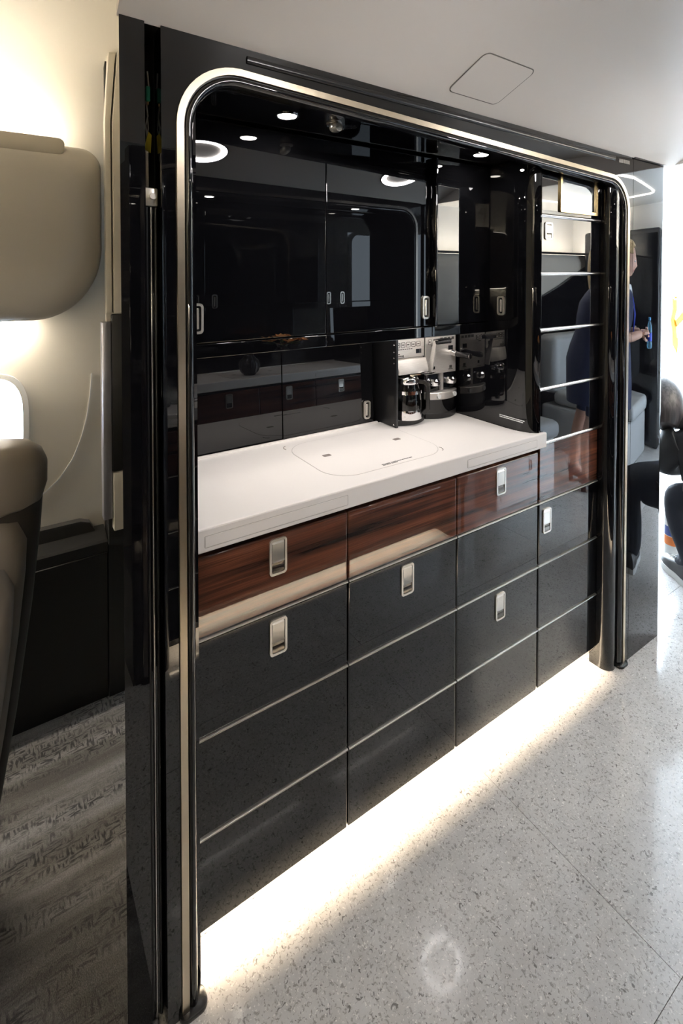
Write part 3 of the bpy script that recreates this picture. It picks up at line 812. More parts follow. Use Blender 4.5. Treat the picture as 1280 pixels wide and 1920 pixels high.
# ---------------------------------------------------------------- coffee machines on the worktop
def bow(x0, x1, y0, dep, n=8):            # outline (x,y) with a bowed front at y0
    pts = [(x0 + (x1 - x0) * k / n, y0 - dep * (1 - (2 * k / n - 1) ** 2)) for k in range(n + 1)]
    return pts
def coffee_maker():
    x0, x1, yf = 0.806, 0.955, 0.330
    r = thing('coffee_maker', ((x0 + x1) / 2, .38, .976), 'steel and black coffee maker with a glass jug, left of two', 'coffee maker')
    bm = nb(); box(bm, .796, .806, .300, .440, .976, 1.300, .002, 2); finish('side_plate', bm, 'black_satin', r, 20)
    p = r.children[0]
    for z in (1.268, 1.243, 1.222, 1.204, .986):
        bm = nb(); lathe(bm, [(.0030, -.0012), (.0022, -.0024)], (.796, .312, z), 10, axis='x'); finish('rivet', bm, 'silver', p)
    bm = nb(); box(bm, x0, x1, .375, .44, .976, 1.300); box(bm, x0, x1, yf + .004, .375, 1.205, 1.300); finish('housing', bm, 'black_plastic', r, 20)
    bm = nb(); box(bm, x0 + .001, x1 - .001, yf - .002, yf + .004, 1.214, 1.281, .0012, 1); f = finish('control_panel', bm, 'steel', r, 20)
    for k in range(5):
        cx = x0 + .020 + k * .0245
        bm = nb(); ring(bm, rrect(cx, 1.262, .019, .019, .003, 3), rrect(cx, 1.262, .0165, .0165, .002, 3), 'y', yf - .0035, yf - .001); box(bm, cx - .005, cx + .005, yf - .0028, yf - .001, 1.2605, 1.2635); finish('button', bm, 'nickel_dark', f)
    bm = nb(); box(bm, x0 + .106, x0 + .132, yf - .0032, yf - .001, 1.227, 1.243); finish('display', bm, 'dark_glass', f)
    bm = nb()
    for k in range(8): box(bm, x0 + .012 + k * .010, x0 + .019 + k * .010, yf - .0026, yf - .0012, 1.2445, 1.2475)
    for k in range(6): box(bm, x0 + .014 + k * .006, x0 + .018 + k * .006, yf - .0026, yf - .0012, 1.219, 1.2245)
    box(bm, x0 + .012, x0 + .050, yf - .0026, yf - .0012, 1.2155, 1.217); box(bm, x0 + .022, x0 + .030, yf - .0026, yf - .0012, 1.227, 1.231)
    finish('printed_mark', bm, 'print_dark', f)['kind'] = 'stuff'
    bm = nb()
    prism(bm, [(yf + .004, 1.213), (yf - .014, 1.210), (yf - .030, 1.172), (yf - .028, 1.160), (yf + .02, 1.158), (yf + .045, 1.17), (yf + .045, 1.213)], 'x', x0 + .004, x1 - .004, 0, .003, 2)
    finish('brew_basket', bm, 'steel', r, 30)
    # jug
    cx, cy = x0 + .070, yf + .008
    bm = nb(); lathe(bm, [(.050, .998), (.054, 1.005), (.055, 1.05), (.052, 1.09), (.044, 1.118), (.043, 1.126), (.0405, 1.126), (.0415, 1.118), (.0495, 1.088), (.0525, 1.05), (.0515, 1.008), (.0, 1.004)], (cx, cy, 0), 28); finish('jug_glass', bm, 'clear_glass', r, 50)
    bm = nb(); lathe(bm, [(.0445, 1.122), (.0465, 1.126), (.0465, 1.138), (.040, 1.146), (.012, 1.150), (.0, 1.150)], (cx, cy, 0), 28); finish('jug_lid', bm, 'chrome', r, 40)
    bm = nb(); ring(bm, [(cx + .0560 * math.cos(2 * PI * k / 28), cy + .0560 * math.sin(2 * PI * k / 28)) for k in range(28)], [(cx + .0548 * math.cos(2 * PI * k / 28), cy + .0548 * math.sin(2 * PI * k / 28)) for k in range(28)], 'z', 1.088, 1.100); finish('jug_band', bm, 'chrome', r, 40)
    bm = nb(); lathe(bm, [(.0, .9965), (.0565, .9965), (.0575, 1.012), (.0555, 1.030), (.0545, 1.030), (.0545, 1.0)], (cx, cy, 0), 28); finish('jug_base', bm, 'chrome', r, 40)
    hx, hy = cx + .050, cy - .052
    bm = nb(); sweep(bm, [(cx + .030, cy - .030, 1.128), (hx - .004, hy + .006, 1.126), (hx + .004, hy - .004, 1.115), (hx + .004, hy - .004, 1.03), (hx - .008, hy + .008, 1.012)], [(-.006, -.009), (.006, -.009), (.008, 0), (.006, .009), (-.006, .009), (-.008, 0)], up=(.7, .7, 0)); finish('jug_handle', bm, 'black_plastic', r, 30)
    bm = nb(); sweep(bm, [(cx + .010, cy - .010, 1.150), (hx + .010, hy - .010, 1.160), (hx + .020, hy - .018, 1.164)], [(-.008, -.002), (.008, -.002), (.008, .002), (-.008, .002)], up=(0, 0, 1)); finish('jug_lever', bm, 'chrome', r, 30)
    bm = nb(); prism(bm, bow(x0, x1, yf - .004, .028) + [(x1, .40), (x0, .40)], 'z', .976, .996, 0, .002, 1); finish('base', bm, 'black_satin', r, 25)
def espresso():
    x0, x1, yf = 0.960, 1.120, 0.330
    r = thing('espresso_machine', ((x0 + x1) / 2, .38, .976), 'steel espresso machine with lever and filter handle in the corner', 'espresso machine')
    bm = nb(); box(bm, x0, x1, yf + .006, .44, .976, 1.300); finish('housing', bm, 'black_plastic', r, 20)
    bm = nb(); box(bm, x0 + .001, x1 - .001, yf - .002, yf + .006, 1.140, 1.281, .0012, 1); box(bm, x0 + .078, x0 + .092, yf - .002, yf + .006, 1.075, 1.142); f = finish('face_plate', bm, 'steel', r, 20)
    for k in range(2):
        cx = x0 + .022 + k * .026
        bm = nb(); ring(bm, rrect(cx, 1.263, .019, .019, .003, 3), rrect(cx, 1.263, .0165, .0165, .002, 3), 'y', yf - .0035, yf - .001); ball(bm, (cx, yf - .002, 1.263), .004, .0015, .004, 8, 5); finish('button', bm, 'print_dark', f)
    bm = nb()
    for k in range(4): box(bm, x0 + .075 + k * .020, x0 + .089 + k * .020, yf - .0026, yf - .0012, 1.266, 1.276)
    box(bm, x0 + .028, x0 + .044, yf - .0026, yf - .0012, 1.2465, 1.249)
    box(bm, x0 + .026, x0 + .054, yf - .0026, yf - .0012, 1.146, 1.1475); box(bm, x0 + .120, x0 + .142, yf - .0026, yf - .0012, 1.150, 1.153); box(bm, x0 + .124, x0 + .138, yf - .0026, yf - .0012, 1.155, 1.166)
    finish('printed_mark', bm, 'print_dark', f)['kind'] = 'stuff'
    bm = nb(); box(bm, x0 + .038, x0 + .048, yf - .0032, yf - .001, 1.158, 1.169); finish('indicator', bm, 'black_plastic', f)
    bm = nb(); box(bm, x0 + .118, x0 + .142, yf - .0034, yf - .001, 1.226, 1.243); finish('display', bm, 'dark_glass', f)
    for a, b in ((x0 + .004, x0 + .076), (x0 + .094, x1 - .002)):
        bm = nb(); prism(bm, bow(a, b, yf + .004, .004) + [(b, yf + .008), (a, yf + .008)], 'z', 1.074, 1.138); w = finish('group_window', bm, 'dark_glass', r, 30)
        bm = nb(); lathe(bm, [(.022, 1.100), (.024, 1.104), (.024, 1.118), (.018, 1.124)], ((a + b) / 2, yf - .006, 0), 18); finish('filter_basket', bm, 'chrome', w, 40)
    bm = nb(); prism(bm, bow(x0, x1, yf - .006, .030) + [(x1, yf + .006), (x0, yf + .006)], 'z', 1.048, 1.074, 0, .0015, 1); b = finish('steel_band', bm, 'steel', r, 25)
    for cx, d in ((x0 + .042, .022), (x0 + .126, .020)):
        bm = nb(); lathe(bm, [(.0085, -.006), (.0085, -.001), (.007, .002)], (cx, yf - .006 - d, 1.061), 16, axis='y'); finish('knob', bm, 'print_white', b, 40)
    bm = nb(); prism(bm, bow(x0, x1, yf - .004, .027) + [(x1, yf + .006), (x0, yf + .006)], 'z', .998, 1.048); finish('drip_tank', bm, 'lacquer', r, 25)
    bm = nb(); prism(bm, bow(x0, x1, yf - .004, .029) + [(x1, .40), (x0, .40)], 'z', .976, .998, 0, .002, 1); finish('base', bm, 'black_satin', r, 25)
    # lever arm rising from beside the coffee maker to a padded grip
    bm = nb(); prism(bm, [(yf - .004, 1.150), (yf - .030, 1.150), (yf - .052, 1.262), (yf - .052, 1.274), (yf - .040, 1.274)], 'x', x0 + .004, x0 + .010); l = finish('lever_arm', bm, 'steel', r, 20)
    bm = nb(); sweep(bm, [(x0 + .004, yf - .050, 1.269), (x0 + .070, yf - .054, 1.270)], [(-.011, -.007), (.011, -.007), (.013, 0), (.011, .006), (-.011, .006), (-.013, 0)], up=(0, 0, 1)); finish('lever_grip', bm, 'black_plastic', l, 20)
    bm = nb(); box(bm, x0 + .002, x0 + .074, yf - .066, yf - .040, 1.276, 1.280, .001, 1); finish('grip_cap', bm, 'chrome', l, 20)
    # filter handle sticking out to the front
    bm = nb(); tube(bm, [(x1 - .020, yf + .002, 1.214), (x1 - .022, yf - .030, 1.212)], .012, 14); h_ = finish('filter_holder', bm, 'chrome', r, 40)
    bm = nb(); lathe(bm, [(.0, -.095), (.010, -.094), (.0115, -.085), (.0095, -.06), (.011, -.034), (.009, -.028)], (x1 - .022, yf, 1.212), 14, axis='y'); finish('filter_grip', bm, 'black_plastic', h_, 40)
    bm = nb(); lathe(bm, [(.0, -.099), (.0095, -.097), (.0095, -.093)], (x1 - .022, yf, 1.212), 14, axis='y'); finish('grip_end', bm, 'chrome', h_, 40)
coffee_maker(); espresso()

# ---------------------------------------------------------------- opposite galley (seen in the reflections)
X0, Y0 = 1.77, -1.045
MX = Matrix.Translation((X0, Y0, 0)) @ Matrix.Rotation(PI, 4, 'Z')
galley('opposite', [-.01, .3925, .795, 1.1975, 1.60],
       ['black drawer cabinet of the opposite galley nearest the seats', 'black drawer cabinet of the opposite galley, second from the seats', 'black drawer cabinet of the opposite galley, third from the seats', 'black drawer cabinet of the opposite galley nearest the carpet'],
       -0.205, 1.625, 1.738, latches=[(0, 3, .2, .85), (1, 3, .2, .85), (2, 3, .2, .85), (3, 3, .2, .85), (1, 2, .2, .66), (2, 2, .2, .66)], full=False)
MX = Matrix.Identity(4)
# vase with orange flowers on the opposite worktop
v = thing('vase', (.965, -1.17, .9765), 'round dark ribbed vase with orange flowers on the opposite worktop', 'vase')
bm = nb(); lathe(bm, [(.0, .9765), (.035, .9765), (.052, .995), (.064, 1.025), (.066, 1.045), (.058, 1.072), (.036, 1.092), (.028, 1.105), (.036, 1.122), (.032, 1.122), (.024, 1.105), (.0, 1.100)], (.965, -1.17, 0), 28); finish('body', bm, 'vase_black', v, 40)
bm = nb()
for k in range(14):
    a = 2 * PI * k / 14
    tube(bm, [(.965 + q * math.cos(a), -1.17 + q * math.sin(a), z) for q, z in ((.053, .995), (.0655, 1.025), (.0675, 1.045), (.059, 1.072))], .0022, 5)
finish('rib_pattern', bm, 'vase_black', v, 60)
def blossom(cx, cy, cz, rad, m='petal'):
    bm = nb()
    for k in range(9):
        a = 2 * PI * k / 9 + random.random() * .3
        lift = random.uniform(.1, .7)
        c = Vector((cx, cy, cz)); d = Vector((math.cos(a), math.sin(a), lift)).normalized(); s = Vector((-math.sin(a), math.cos(a), 0))
        p = [c, c + d * rad * .5 + s * rad * .28 + Vector((0, 0, .004)), c + d * rad, c + d * rad * .5 - s * rad * .28 + Vector((0, 0, .004))]
        lo = [q - Vector((0, 0, .002)) for q in p]
        V1 = [bm.verts.new(q) for q in p]; V2 = [bm.verts.new(q) for q in lo]
        bm.faces.new(V1); bm.faces.new(V2[::-1])
        for i in range(4): bm.faces.new((V1[i], V1[(i + 1) % 4], V2[(i + 1) % 4], V2[i]))
    return bm
for (fx, fy, fz, fr) in ((.965, -1.17, 1.150, .055), (1.035, -1.16, 1.142, .06), (.895, -1.17, 1.138, .06), (1.09, -1.18, 1.130, .05), (.97, -1.10, 1.136, .05), (.98, -1.23, 1.136, .05)):
    finish('flower', blossom(fx, fy, fz, fr), 'petal', v)
    bm = nb(); tube(bm, [(.965, -1.17, 1.10), ((.965 + fx) / 2, (-1.17 + fy) / 2, (1.122 + fz) / 2 - .004), (fx, fy, fz)], .0022, 5); finish('stem', bm, 'leaf', v)
for k in range(6):
    a = k * 1.05
    c = Vector((.965 + .05 * math.cos(a), -1.17 + .05 * math.sin(a), 1.125))
    bm = nb(); d = Vector((math.cos(a), math.sin(a), .1)); s = Vector((-math.sin(a), math.cos(a), 0))
    prismv = [c, c + d * .03 + s * .014, c + d * .07, c + d * .03 - s * .014]
    V1 = [bm.verts.new(q) for q in prismv]; V2 = [bm.verts.new(q - Vector((0, 0, .0015))) for q in prismv]
    bm.faces.new(V1); bm.faces.new(V2[::-1])
    for i in range(4): bm.faces.new((V1[i], V1[(i + 1) % 4], V2[(i + 1) % 4], V2[i]))
    finish('leaf', bm, 'leaf', v)
# glasses and napkin at the carpet end of the opposite worktop
def goblet(x, y, label):
    g = thing('drinking_glass', (x, y, .9760), label, 'glass', 'drinking glasses on the opposite worktop')
    bm = nb(); lathe(bm, [(.0, .977), (.026, .977), (.027, .981), (.031, 1.075), (.0295, 1.075), (.0255, .985), (.0, .984)], (x, y, 0), 24); finish('bowl', bm, 'clear_glass', g, 40)
goblet(.19, -1.16, 'clear drinking glass at the carpet end of the opposite worktop')
goblet(.255, -1.19, 'clear drinking glass beside the folded napkin on the opposite worktop')
bm = nb(); box(bm, .30, .42, -1.24, -1.12, .9762, .984, .003, 2); box(bm, .32, .42, -1.23, -1.13, .984, .991, .003, 2)
tag(finish('napkin', bm, 'shirt_white'), 'white folded napkin lying on the opposite worktop', 'napkin')

# ---------------------------------------------------------------- passenger cabin seen past the pillar
# bulged overhead panels with cove lights above and below, one on each side of the cabin
def bin_outline(x_end, g=0.0):
    pts = []
    xr_, zt_, zb_ = x_end - g, 1.935 - g, 1.372 + g
    pts += [(-2.2, zt_), (xr_ - .10, zt_ - .004)]
    for k in range(1, 9): a = PI / 2 - k * PI / 2 / 8; pts.append((xr_ - .065 + .065 * math.cos(a), zt_ - .07 + .066 * math.sin(a)))
    for k in range(0, 13): a = -k * PI / 2 / 12; pts.append((xr_ - .20 + .20 * math.cos(a), zb_ + .235 + .235 * math.sin(a)))
    pts.append((-2.2, zb_))
    return pts
def overhead(x_end, label, f):
    r = thing('overhead_panel', (x_end - .5, f(.85), 1.36), label, 'overhead panel', 'overhead panels of the passenger cabin')
    bm = nb()
    t = bmesh.new()
    lay = [(0.0, .945), (0.0, .795), (.010, .775), (.028, .757), (.055, .745), (.095, .738)]
    rows = [[t.verts.new((x, f(y), z)) for x, z in bin_outline(x_end, g)] for g, y in lay]
    for A, B in zip(rows, rows[1:]):
        for i in range(len(A)): t.faces.new((A[i], A[(i + 1) % len(A)], B[(i + 1) % len(A)], B[i]))
    t.faces.new(rows[-1])
    merge(bm, t)
    finish('shell', bm, 'bin_paint', r, 50)
    def bxx(x0, x1, y0, y1, z0, z1): return box(nb(), x0, x1, min(f(y0), f(y1)), max(f(y0), f(y1)), z0, z1)
    bm = nb(); prism(bm, rrect(x_end - .585, 1.920, .95, .052, .018, 5), 'y', min(f(.752), f(.80)), max(f(.752), f(.80)), 0, .003, 2); finish('top_lid', bm, 'cream_panel', r, 40)
    finish('upper_cove_light', bxx(-2.2, x_end - .13, .85, .862, 1.938, 1.944), 'cove_glow_soft', r)
    finish('lower_cove_light', bxx(-2.2, x_end - .23, .905, .918, 1.362, 1.368), 'cove_glow', r)
overhead(-.072, 'taupe bulging overhead panel with rounded corners above the oval window', lambda y: y)
overhead(-.45, 'taupe overhead panel with cove light across the cabin', lambda y: -1.07 - y)
# bulkhead edge between cabin and galley
r = thing('partition_edge', (-.03, .8, 0), 'cream fins and lilac strip edging the partition behind the pillar', 'partition')
bm = nb(); prism(bm, [(-.066, 2.02), (-.050, 2.30), (-.028, 2.30), (-.049, 2.02), (-.049, 1.39), (-.066, 1.39)], 'y', .745, .78, 0, .003, 2); finish('fin', bm, 'cream', r, 25)
bm = nb(); prism(bm, [(-.044, 2.02), (-.020, 2.34), (.06, 2.34), (.06, 1.39), (-.044, 1.39)], 'y', .735, .775, 0, .003, 2); finish('fin', bm, 'cream', r, 25)
bm = nb(); box(bm, -.060, .06, .776, .80, .60, 2.34); finish('core', bm, 'black_matte', r)
bm = nb(); box(bm, -.080, -.052, .75, .79, .70, 1.36, .004, 2); finish('lilac_strip', bm, 'lilac_metal', r)
bm = nb(); box(bm, -.0515, .06, .745, .775, .86, 1.385, .004, 2); finish('black_insert', bm, 'side_black', r)
bm = nb(); box(bm, -.050, .06, .742, .775, .66, .855, .004, 2); finish('lower_block', bm, 'cream', r)
bm = nb(); box(bm, -.066, .06, .76, .775, 1.36, 1.392, .002, 1); finish('ledge_strip', bm, 'cream', r)
# curved seam on the sidewall and side ledge
bm = nb()
arc = [(-.086, .953, 1.16), (-.092, .953, 1.08), (-.104, .953, 1.00), (-.122, .953, .93), (-.150, .953, .86), (-.19, .953, .80), (-.24, .953, .757), (-.30, .953, .73), (-.45, .953, .70), (-.8, .953, .69)]
sweep(bm, arc, [(-.0016, -.001), (.0016, -.001), (.0016, .002), (-.0016, .002)], up=(0, -1, 0))
o = finish('trim_3', bm, 'white_panel'); tag(o, 'thin curved seam sweeping down the cream sidewall', 'trim', kind='structure')
r = thing('side_ledge', (-.5, .93, 0), 'black side ledge with tray top running along the cabin sidewall', 'side ledge')
bm = nb(); prism(bm, [(.952, 0.0), (.885, 0.0), (.875, .50), (.872, .535), (.952, .535)], 'x', -2.4, -.052); finish('lower_panel', bm, 'side_black', r, 20)
bm = nb(); prism(bm, [(.952, .538), (.865, .538), (.860, .545), (.860, .575), (.866, .582), (.952, .600)], 'x', -2.4, -.052); finish('rail', bm, 'side_black', r, 20)
bm = nb(); box(bm, -2.4, -.052, .8635, .870, .5335, .5375); finish('bright_line', bm, 'silver', r)
bm = nb(); prism(bm, [(-2.4, .588), (-.085, .588), (-.085, .600), (-.10, .628), (-.13, .640), (-2.4, .652)], 'y', .925, .956); finish('tray_back', bm, 'ledge_dark', r, 40)
bm = nb(); prism(bm, [(.952, 0.0), (.878, 0.0), (.870, .60), (.952, .66)], 'x', -.048, .06); finish('end_block', bm, 'side_black', r, 20)

# taupe seat at the edge of the picture: the near wing of its backrest
def cushion(bm, pts, x0, x1, bev, seg=4): return prism(bm, pts, 'x', x0, x1, 0, bev, seg)
def loft(bm, sections, mi=0, cap=True):
    t = bmesh.new()
    rows = [[t.verts.new(p) for p in s] for s in sections]
    n = len(rows[0])
    for A, B in zip(rows, rows[1:]):
        for i in range(n): t.faces.new((A[i], A[(i + 1) % n], B[(i + 1) % n], B[i]))
    if cap: t.faces.new(rows[0][::-1]); t.faces.new(rows[-1])
    merge(bm, t, mi)
    return bm
def sellipse(cx, cy, z, rx, ry, n=20, e=2.6):
    out = []
    for i in range(n):
        a = 2 * PI * i / n
        ca, sa = math.cos(a), math.sin(a)
        k = (abs(ca) ** e + abs(sa) ** e) ** (-1 / e)
        out.append((cx + rx * k * ca, cy + ry * k * sa, z))
    return out
r = thing('cabin_armchair', (-.55, .33, 0.0), 'taupe leather armchair with dark shell at the edge of the cabin', 'armchair')
def seat_part(name, rows, m, y0, y1, width, e=3.2, sharp=60):
    bm = nb()
    cy_, ry_ = (y0 + y1) / 2, (y1 - y0) / 2
    loft(bm, [sellipse(xr_ - width * wf / 2 - (width * (1 - wf) / 2), cy_ + dy, z, width * wf / 2, ry_ * yf_, 28, e) for xr_, z, wf, yf_, dy in rows])
    return finish(name, bm, m, r, sharp)
seat_part('headrest', [(-.285, .985, .96, .90, 0), (-.272, .995, .99, .97, 0), (-.264, 1.03, 1, 1, 0), (-.263, 1.075, 1, 1, 0), (-.268, 1.10, .98, .96, 0), (-.280, 1.118, .94, .86, 0), (-.302, 1.128, .86, .66, 0)], 'leather', .235, .43, .50)
seat_part('shell', [(-.405, .02, 1, 1, 0), (-.372, .25, 1, 1, 0), (-.330, .50, 1, 1, 0), (-.296, .75, 1, 1, 0), (-.278, .92, 1, 1, 0), (-.272, 1.00, 1, .9, 0)], 'leather_dark', .24, .46, .46)
seat_part('side_wing', [(-.385, .30, 1, 1, 0), (-.352, .50, 1, 1, 0), (-.325, .70, 1, 1, 0), (-.309, .85, 1, 1, 0), (-.303, .92, .99, .95, 0), (-.310, .965, .95, .8, 0), (-.33, .982, .86, .6, 0)], 'leather', .205, .40, .40)
seat_part('back_cushion', [(-.395, .32, .98, .9, 0), (-.378, .45, 1, 1, 0), (-.352, .62, 1, 1, 0), (-.336, .76, 1, 1, 0), (-.331, .84, .99, .96, 0), (-.338, .885, .94, .84, 0), (-.356, .905, .84, .6, 0)], 'leather', .150, .36, .36)
bm = nb(); box(bm, -.86, -.40, -.02, .30, .30, .44, .05, 4); finish('seat_cushion', bm, 'leather', r, 50)
bm = nb(); box(bm, -.80, -.42, .05, .40, 0.0, .30, .02, 2); finish('pedestal', bm, 'leather_dark', r, 30)

# ---------------------------------------------------------------- entry area: bench sofa, strap, canister
r = thing('bench_sofa', (2.75, -1.35, 0), 'pale grey leather bench sofa with white drawer base', 'sofa')
bm = nb(); box(bm, 2.25, 2.86, -1.72, -1.05, 0.0, .37, .012, 2); finish('base', bm, 'base_white', r, 20)
b = r.children[0]
bm = nb(); box(bm, 2.28, 2.83, -1.0505, -1.046, .06, .345, .002, 1); finish('drawer', bm, 'base_white', b)
bm = nb(); ring(bm, rrect(2.58, .235, .028, .07, .008, 4), rrect(2.58, .235, .018, .058, .005, 4), 'y', -1.048, -1.042); finish('latch', bm, 'nickel_dark', b, 40)
bm = nb(); box(bm, 2.23, 2.88, -1.62, -1.01, .372, .50, .05, 4); finish('seat_cushion', bm, 'leather_grey', r, 40)
for k in range(2):
    bm = nb(); box(bm, 2.24 + k * .32, 2.555 + k * .32, -1.76, -1.58, .47, .92, .05, 4); finish('back_cushion', bm, 'leather_grey', r, 40)
# a second seat further forward
r = thing('lounge_chair', (3.9, -1.35, 0), 'pale grey leather chair beyond the bench sofa', 'chair')
bm = nb(); box(bm, 3.62, 4.28, -1.70, -1.05, 0.0, .37, .03, 3); finish('base', bm, 'leather_grey', r, 30)
bm = nb(); box(bm, 3.64, 4.26, -1.60, -1.00, .372, .50, .05, 4); finish('seat_cushion', bm, 'leather_grey', r, 40)
bm = nb(); box(bm, 3.64, 4.26, -1.76, -1.56, .46, .98, .06, 4); finish('back_cushion', bm, 'leather_grey', r, 40)

r = thing('canister', (2.64, .20, 0), 'white canister with blue and orange label on the floor', 'canister')
bm = nb(); lathe(bm, [(.0, .0), (.034, .0), (.037, .006), (.037, .185), (.035, .19), (.0, .19)], (2.64, .20, 0), 28); finish('body', bm, 'sole_white', r, 40)
bm = nb(); lathe(bm, [(.0385, .19), (.0392, .193), (.0392, .212), (.036, .218), (.0, .218)], (2.64, .20, 0), 28); finish('lid', bm, 'sole_white', r, 40)
def band(z0, z1, m, nm):
    bm = nb(); n = 28
    ring(bm, [(2.64 + .0376 * math.cos(2 * PI * k / n), .20 + .0376 * math.sin(2 * PI * k / n)) for k in range(n)], [(2.64 + .0368 * math.cos(2 * PI * k / n), .20 + .0368 * math.sin(2 * PI * k / n)) for k in range(n)], 'z', z0, z1)
    finish(nm, bm, m, r, 40)
band(.115, .165, 'label_blue', 'blue_label'); band(.065, .112, 'orange', 'orange_label')

r = thing('safety_strap', (4.30, .93, .9), 'yellow webbing strap hanging in the bright doorway', 'strap')
bm = nb(); sweep(bm, [(4.33, .93, 1.99), (4.33, .93, 1.33)], [(-.004, -.003), (.004, -.003), (.004, .003), (-.004, .003)], up=(0, -1, 0)); finish('cord', bm, 'wire', r)
bm = nb(); sweep(bm, [(4.33, .93, 1.33), (4.31, .92, 1.22), (4.30, .93, 1.14), (4.33, .93, 1.05), (4.32, .92, .94), (4.37, .93, .90), (4.39, .94, .98)], [(-.035, -.004), (.035, -.004), (.035, .004), (-.035, .004)], up=(0, -1, 0)); finish('webbing', bm, 'yellow', r, 40)
bm = nb(); sweep(bm, [(4.34, .92, 1.10), (4.46, .92, 1.16), (4.60, .93, 1.13)], [(-.03, -.004), (.03, -.004), (.03, .004), (-.03, .004)], up=(0, -1, 0)); finish('webbing', bm, 'yellow', r, 40)
bm = nb(); ring(bm, rrect(4.33, 1.33, .07, .06, .015, 4), rrect(4.33, 1.33, .045, .035, .01, 4), 'y', .92, .935); finish('buckle', bm, 'silver', r, 40)

# ---------------------------------------------------------------- people
def skin_mesh(V, Ed, root, sub=2):
    """V: name -> (x,y,z, rx, ry); Ed: list of (a,b). returns a bmesh of the skinned surface and the bone list"""
    names = list(V)
    me = bpy.data.meshes.new('tmp')
    me.from_pydata([V[n][:3] for n in names], [(names.index(a), names.index(b)) for a, b in Ed], [])
    ob = bpy.data.objects.new('tmp', me); C.objects.link(ob)
    md = ob.modifiers.new('skin', 'SKIN'); md.use_smooth_shade = True; md.branch_smoothing = 0.6
    sv = me.skin_vertices[0].data
    for i, n in enumerate(names):
        rr = V[n][3:]
        sv[i].radius = (rr[0], rr[1] if len(rr) > 1 else rr[0])
        sv[i].use_root = (n == root)
    ms = ob.modifiers.new('sub', 'SUBSURF'); ms.levels = sub; ms.render_levels = sub
    dg = bpy.context.evaluated_depsgraph_get()
    ev = ob.evaluated_get(dg)
    m2 = bpy.data.meshes.new_from_object(ev)
    bm = bmesh.new(); bm.from_mesh(m2)
    bpy.data.objects.remove(ob); bpy.data.meshes.remove(me); bpy.data.meshes.remove(m2)
    return bm
def seg_dist(p, a, b):
    ab = b - a
    t = max(0, min(1, (p - a).dot(ab) / max(ab.length_squared, 1e-9)))
    return (p - a - ab * t).length
def paint(bm, V, bones):
    """bones: list of (a, b, material index); each face takes the index of its nearest bone"""
    L = [(Vector(V[a][:3]), Vector(V[b][:3]), i) for a, b, i in bones]
    for f in bm.faces:
        c = f.calc_center_median()
        f.material_index = min(L, key=lambda q: seg_dist(c, q[0], q[1]))[2]
def head(c, fwd_ang, pitch=0.0, s=1.0, mi=0, lip=1, ew=2, ed=3):
    """head of height ~0.23 centred at c, facing fwd_ang (rotation about z from +x); returns a bmesh"""
    t = bmesh.new()
    bmesh.ops.create_uvsphere(t, u_segments=28, v_segments=20, radius=1.0)
    for v in t.verts:
        x, y, z = v.co
        rx, ry, rz = .094, .074, .115
        q = Vector((x * rx, y * ry, z * rz))
        if z < -.1:                               # jaw narrows, chin comes forward
            k = min(1, (-z - .1) / .9)
            q.y *= 1 - .32 * k
            q.x = q.x * (1 - .18 * k) + (.020 * k if x > 0 else .012 * k)
        if x > 0: q.x -= .010 * max(0, 1 - abs(z) * 1.2) * 0   # flat-ish face plane
        def g(a, b, sy, sz): return math.exp(-((y - a) / sy) ** 2 - ((z - b) / sz) ** 2) if x > 0 else 0
        q.x += .024 * g(0, -.20, .17, .14) + .012 * g(0, .0, .12, .20)       # nose
        q.x -= .010 * (g(.42, .04, .20, .12) + g(-.42, .04, .20, .12))        # eye sockets
        q.x += .007 * g(0, -.52, .30, .10) + .009 * g(0, -.86, .35, .14)      # lips, chin
        q.x += .004 * (g(.35, .20, .3, .10) + g(-.35, .20, .3, .10))          # brow
        v.co = q
        v.co *= s
    for f in t.faces:
        cc = f.calc_center_median() / s
        f.material_index = lip if (cc.x > .075 and abs(cc.y) < .022 and -.066 < cc.z < -.052) else mi
    for sy in (-1, 1):
        ball(t, (.078 * s, sy * .031 * s, .006 * s), .013 * s, .014 * s, .009 * s, 10, 7, ew)
        ball(t, (.0885 * s, sy * .031 * s, .006 * s), .004 * s, .006 * s, .0062 * s, 8, 6, ed)
        ball(t, (-.004 * s, sy * .077 * s, -.012 * s), .018 * s, .008 * s, .030 * s, 10, 7, mi)
    M = Matrix.Translation(c) @ Matrix.Rotation(fwd_ang, 4, 'Z') @ Matrix.Rotation(pitch, 4, 'Y')
    bmesh.ops.transform(t, matrix=M, verts=t.verts)
    return t
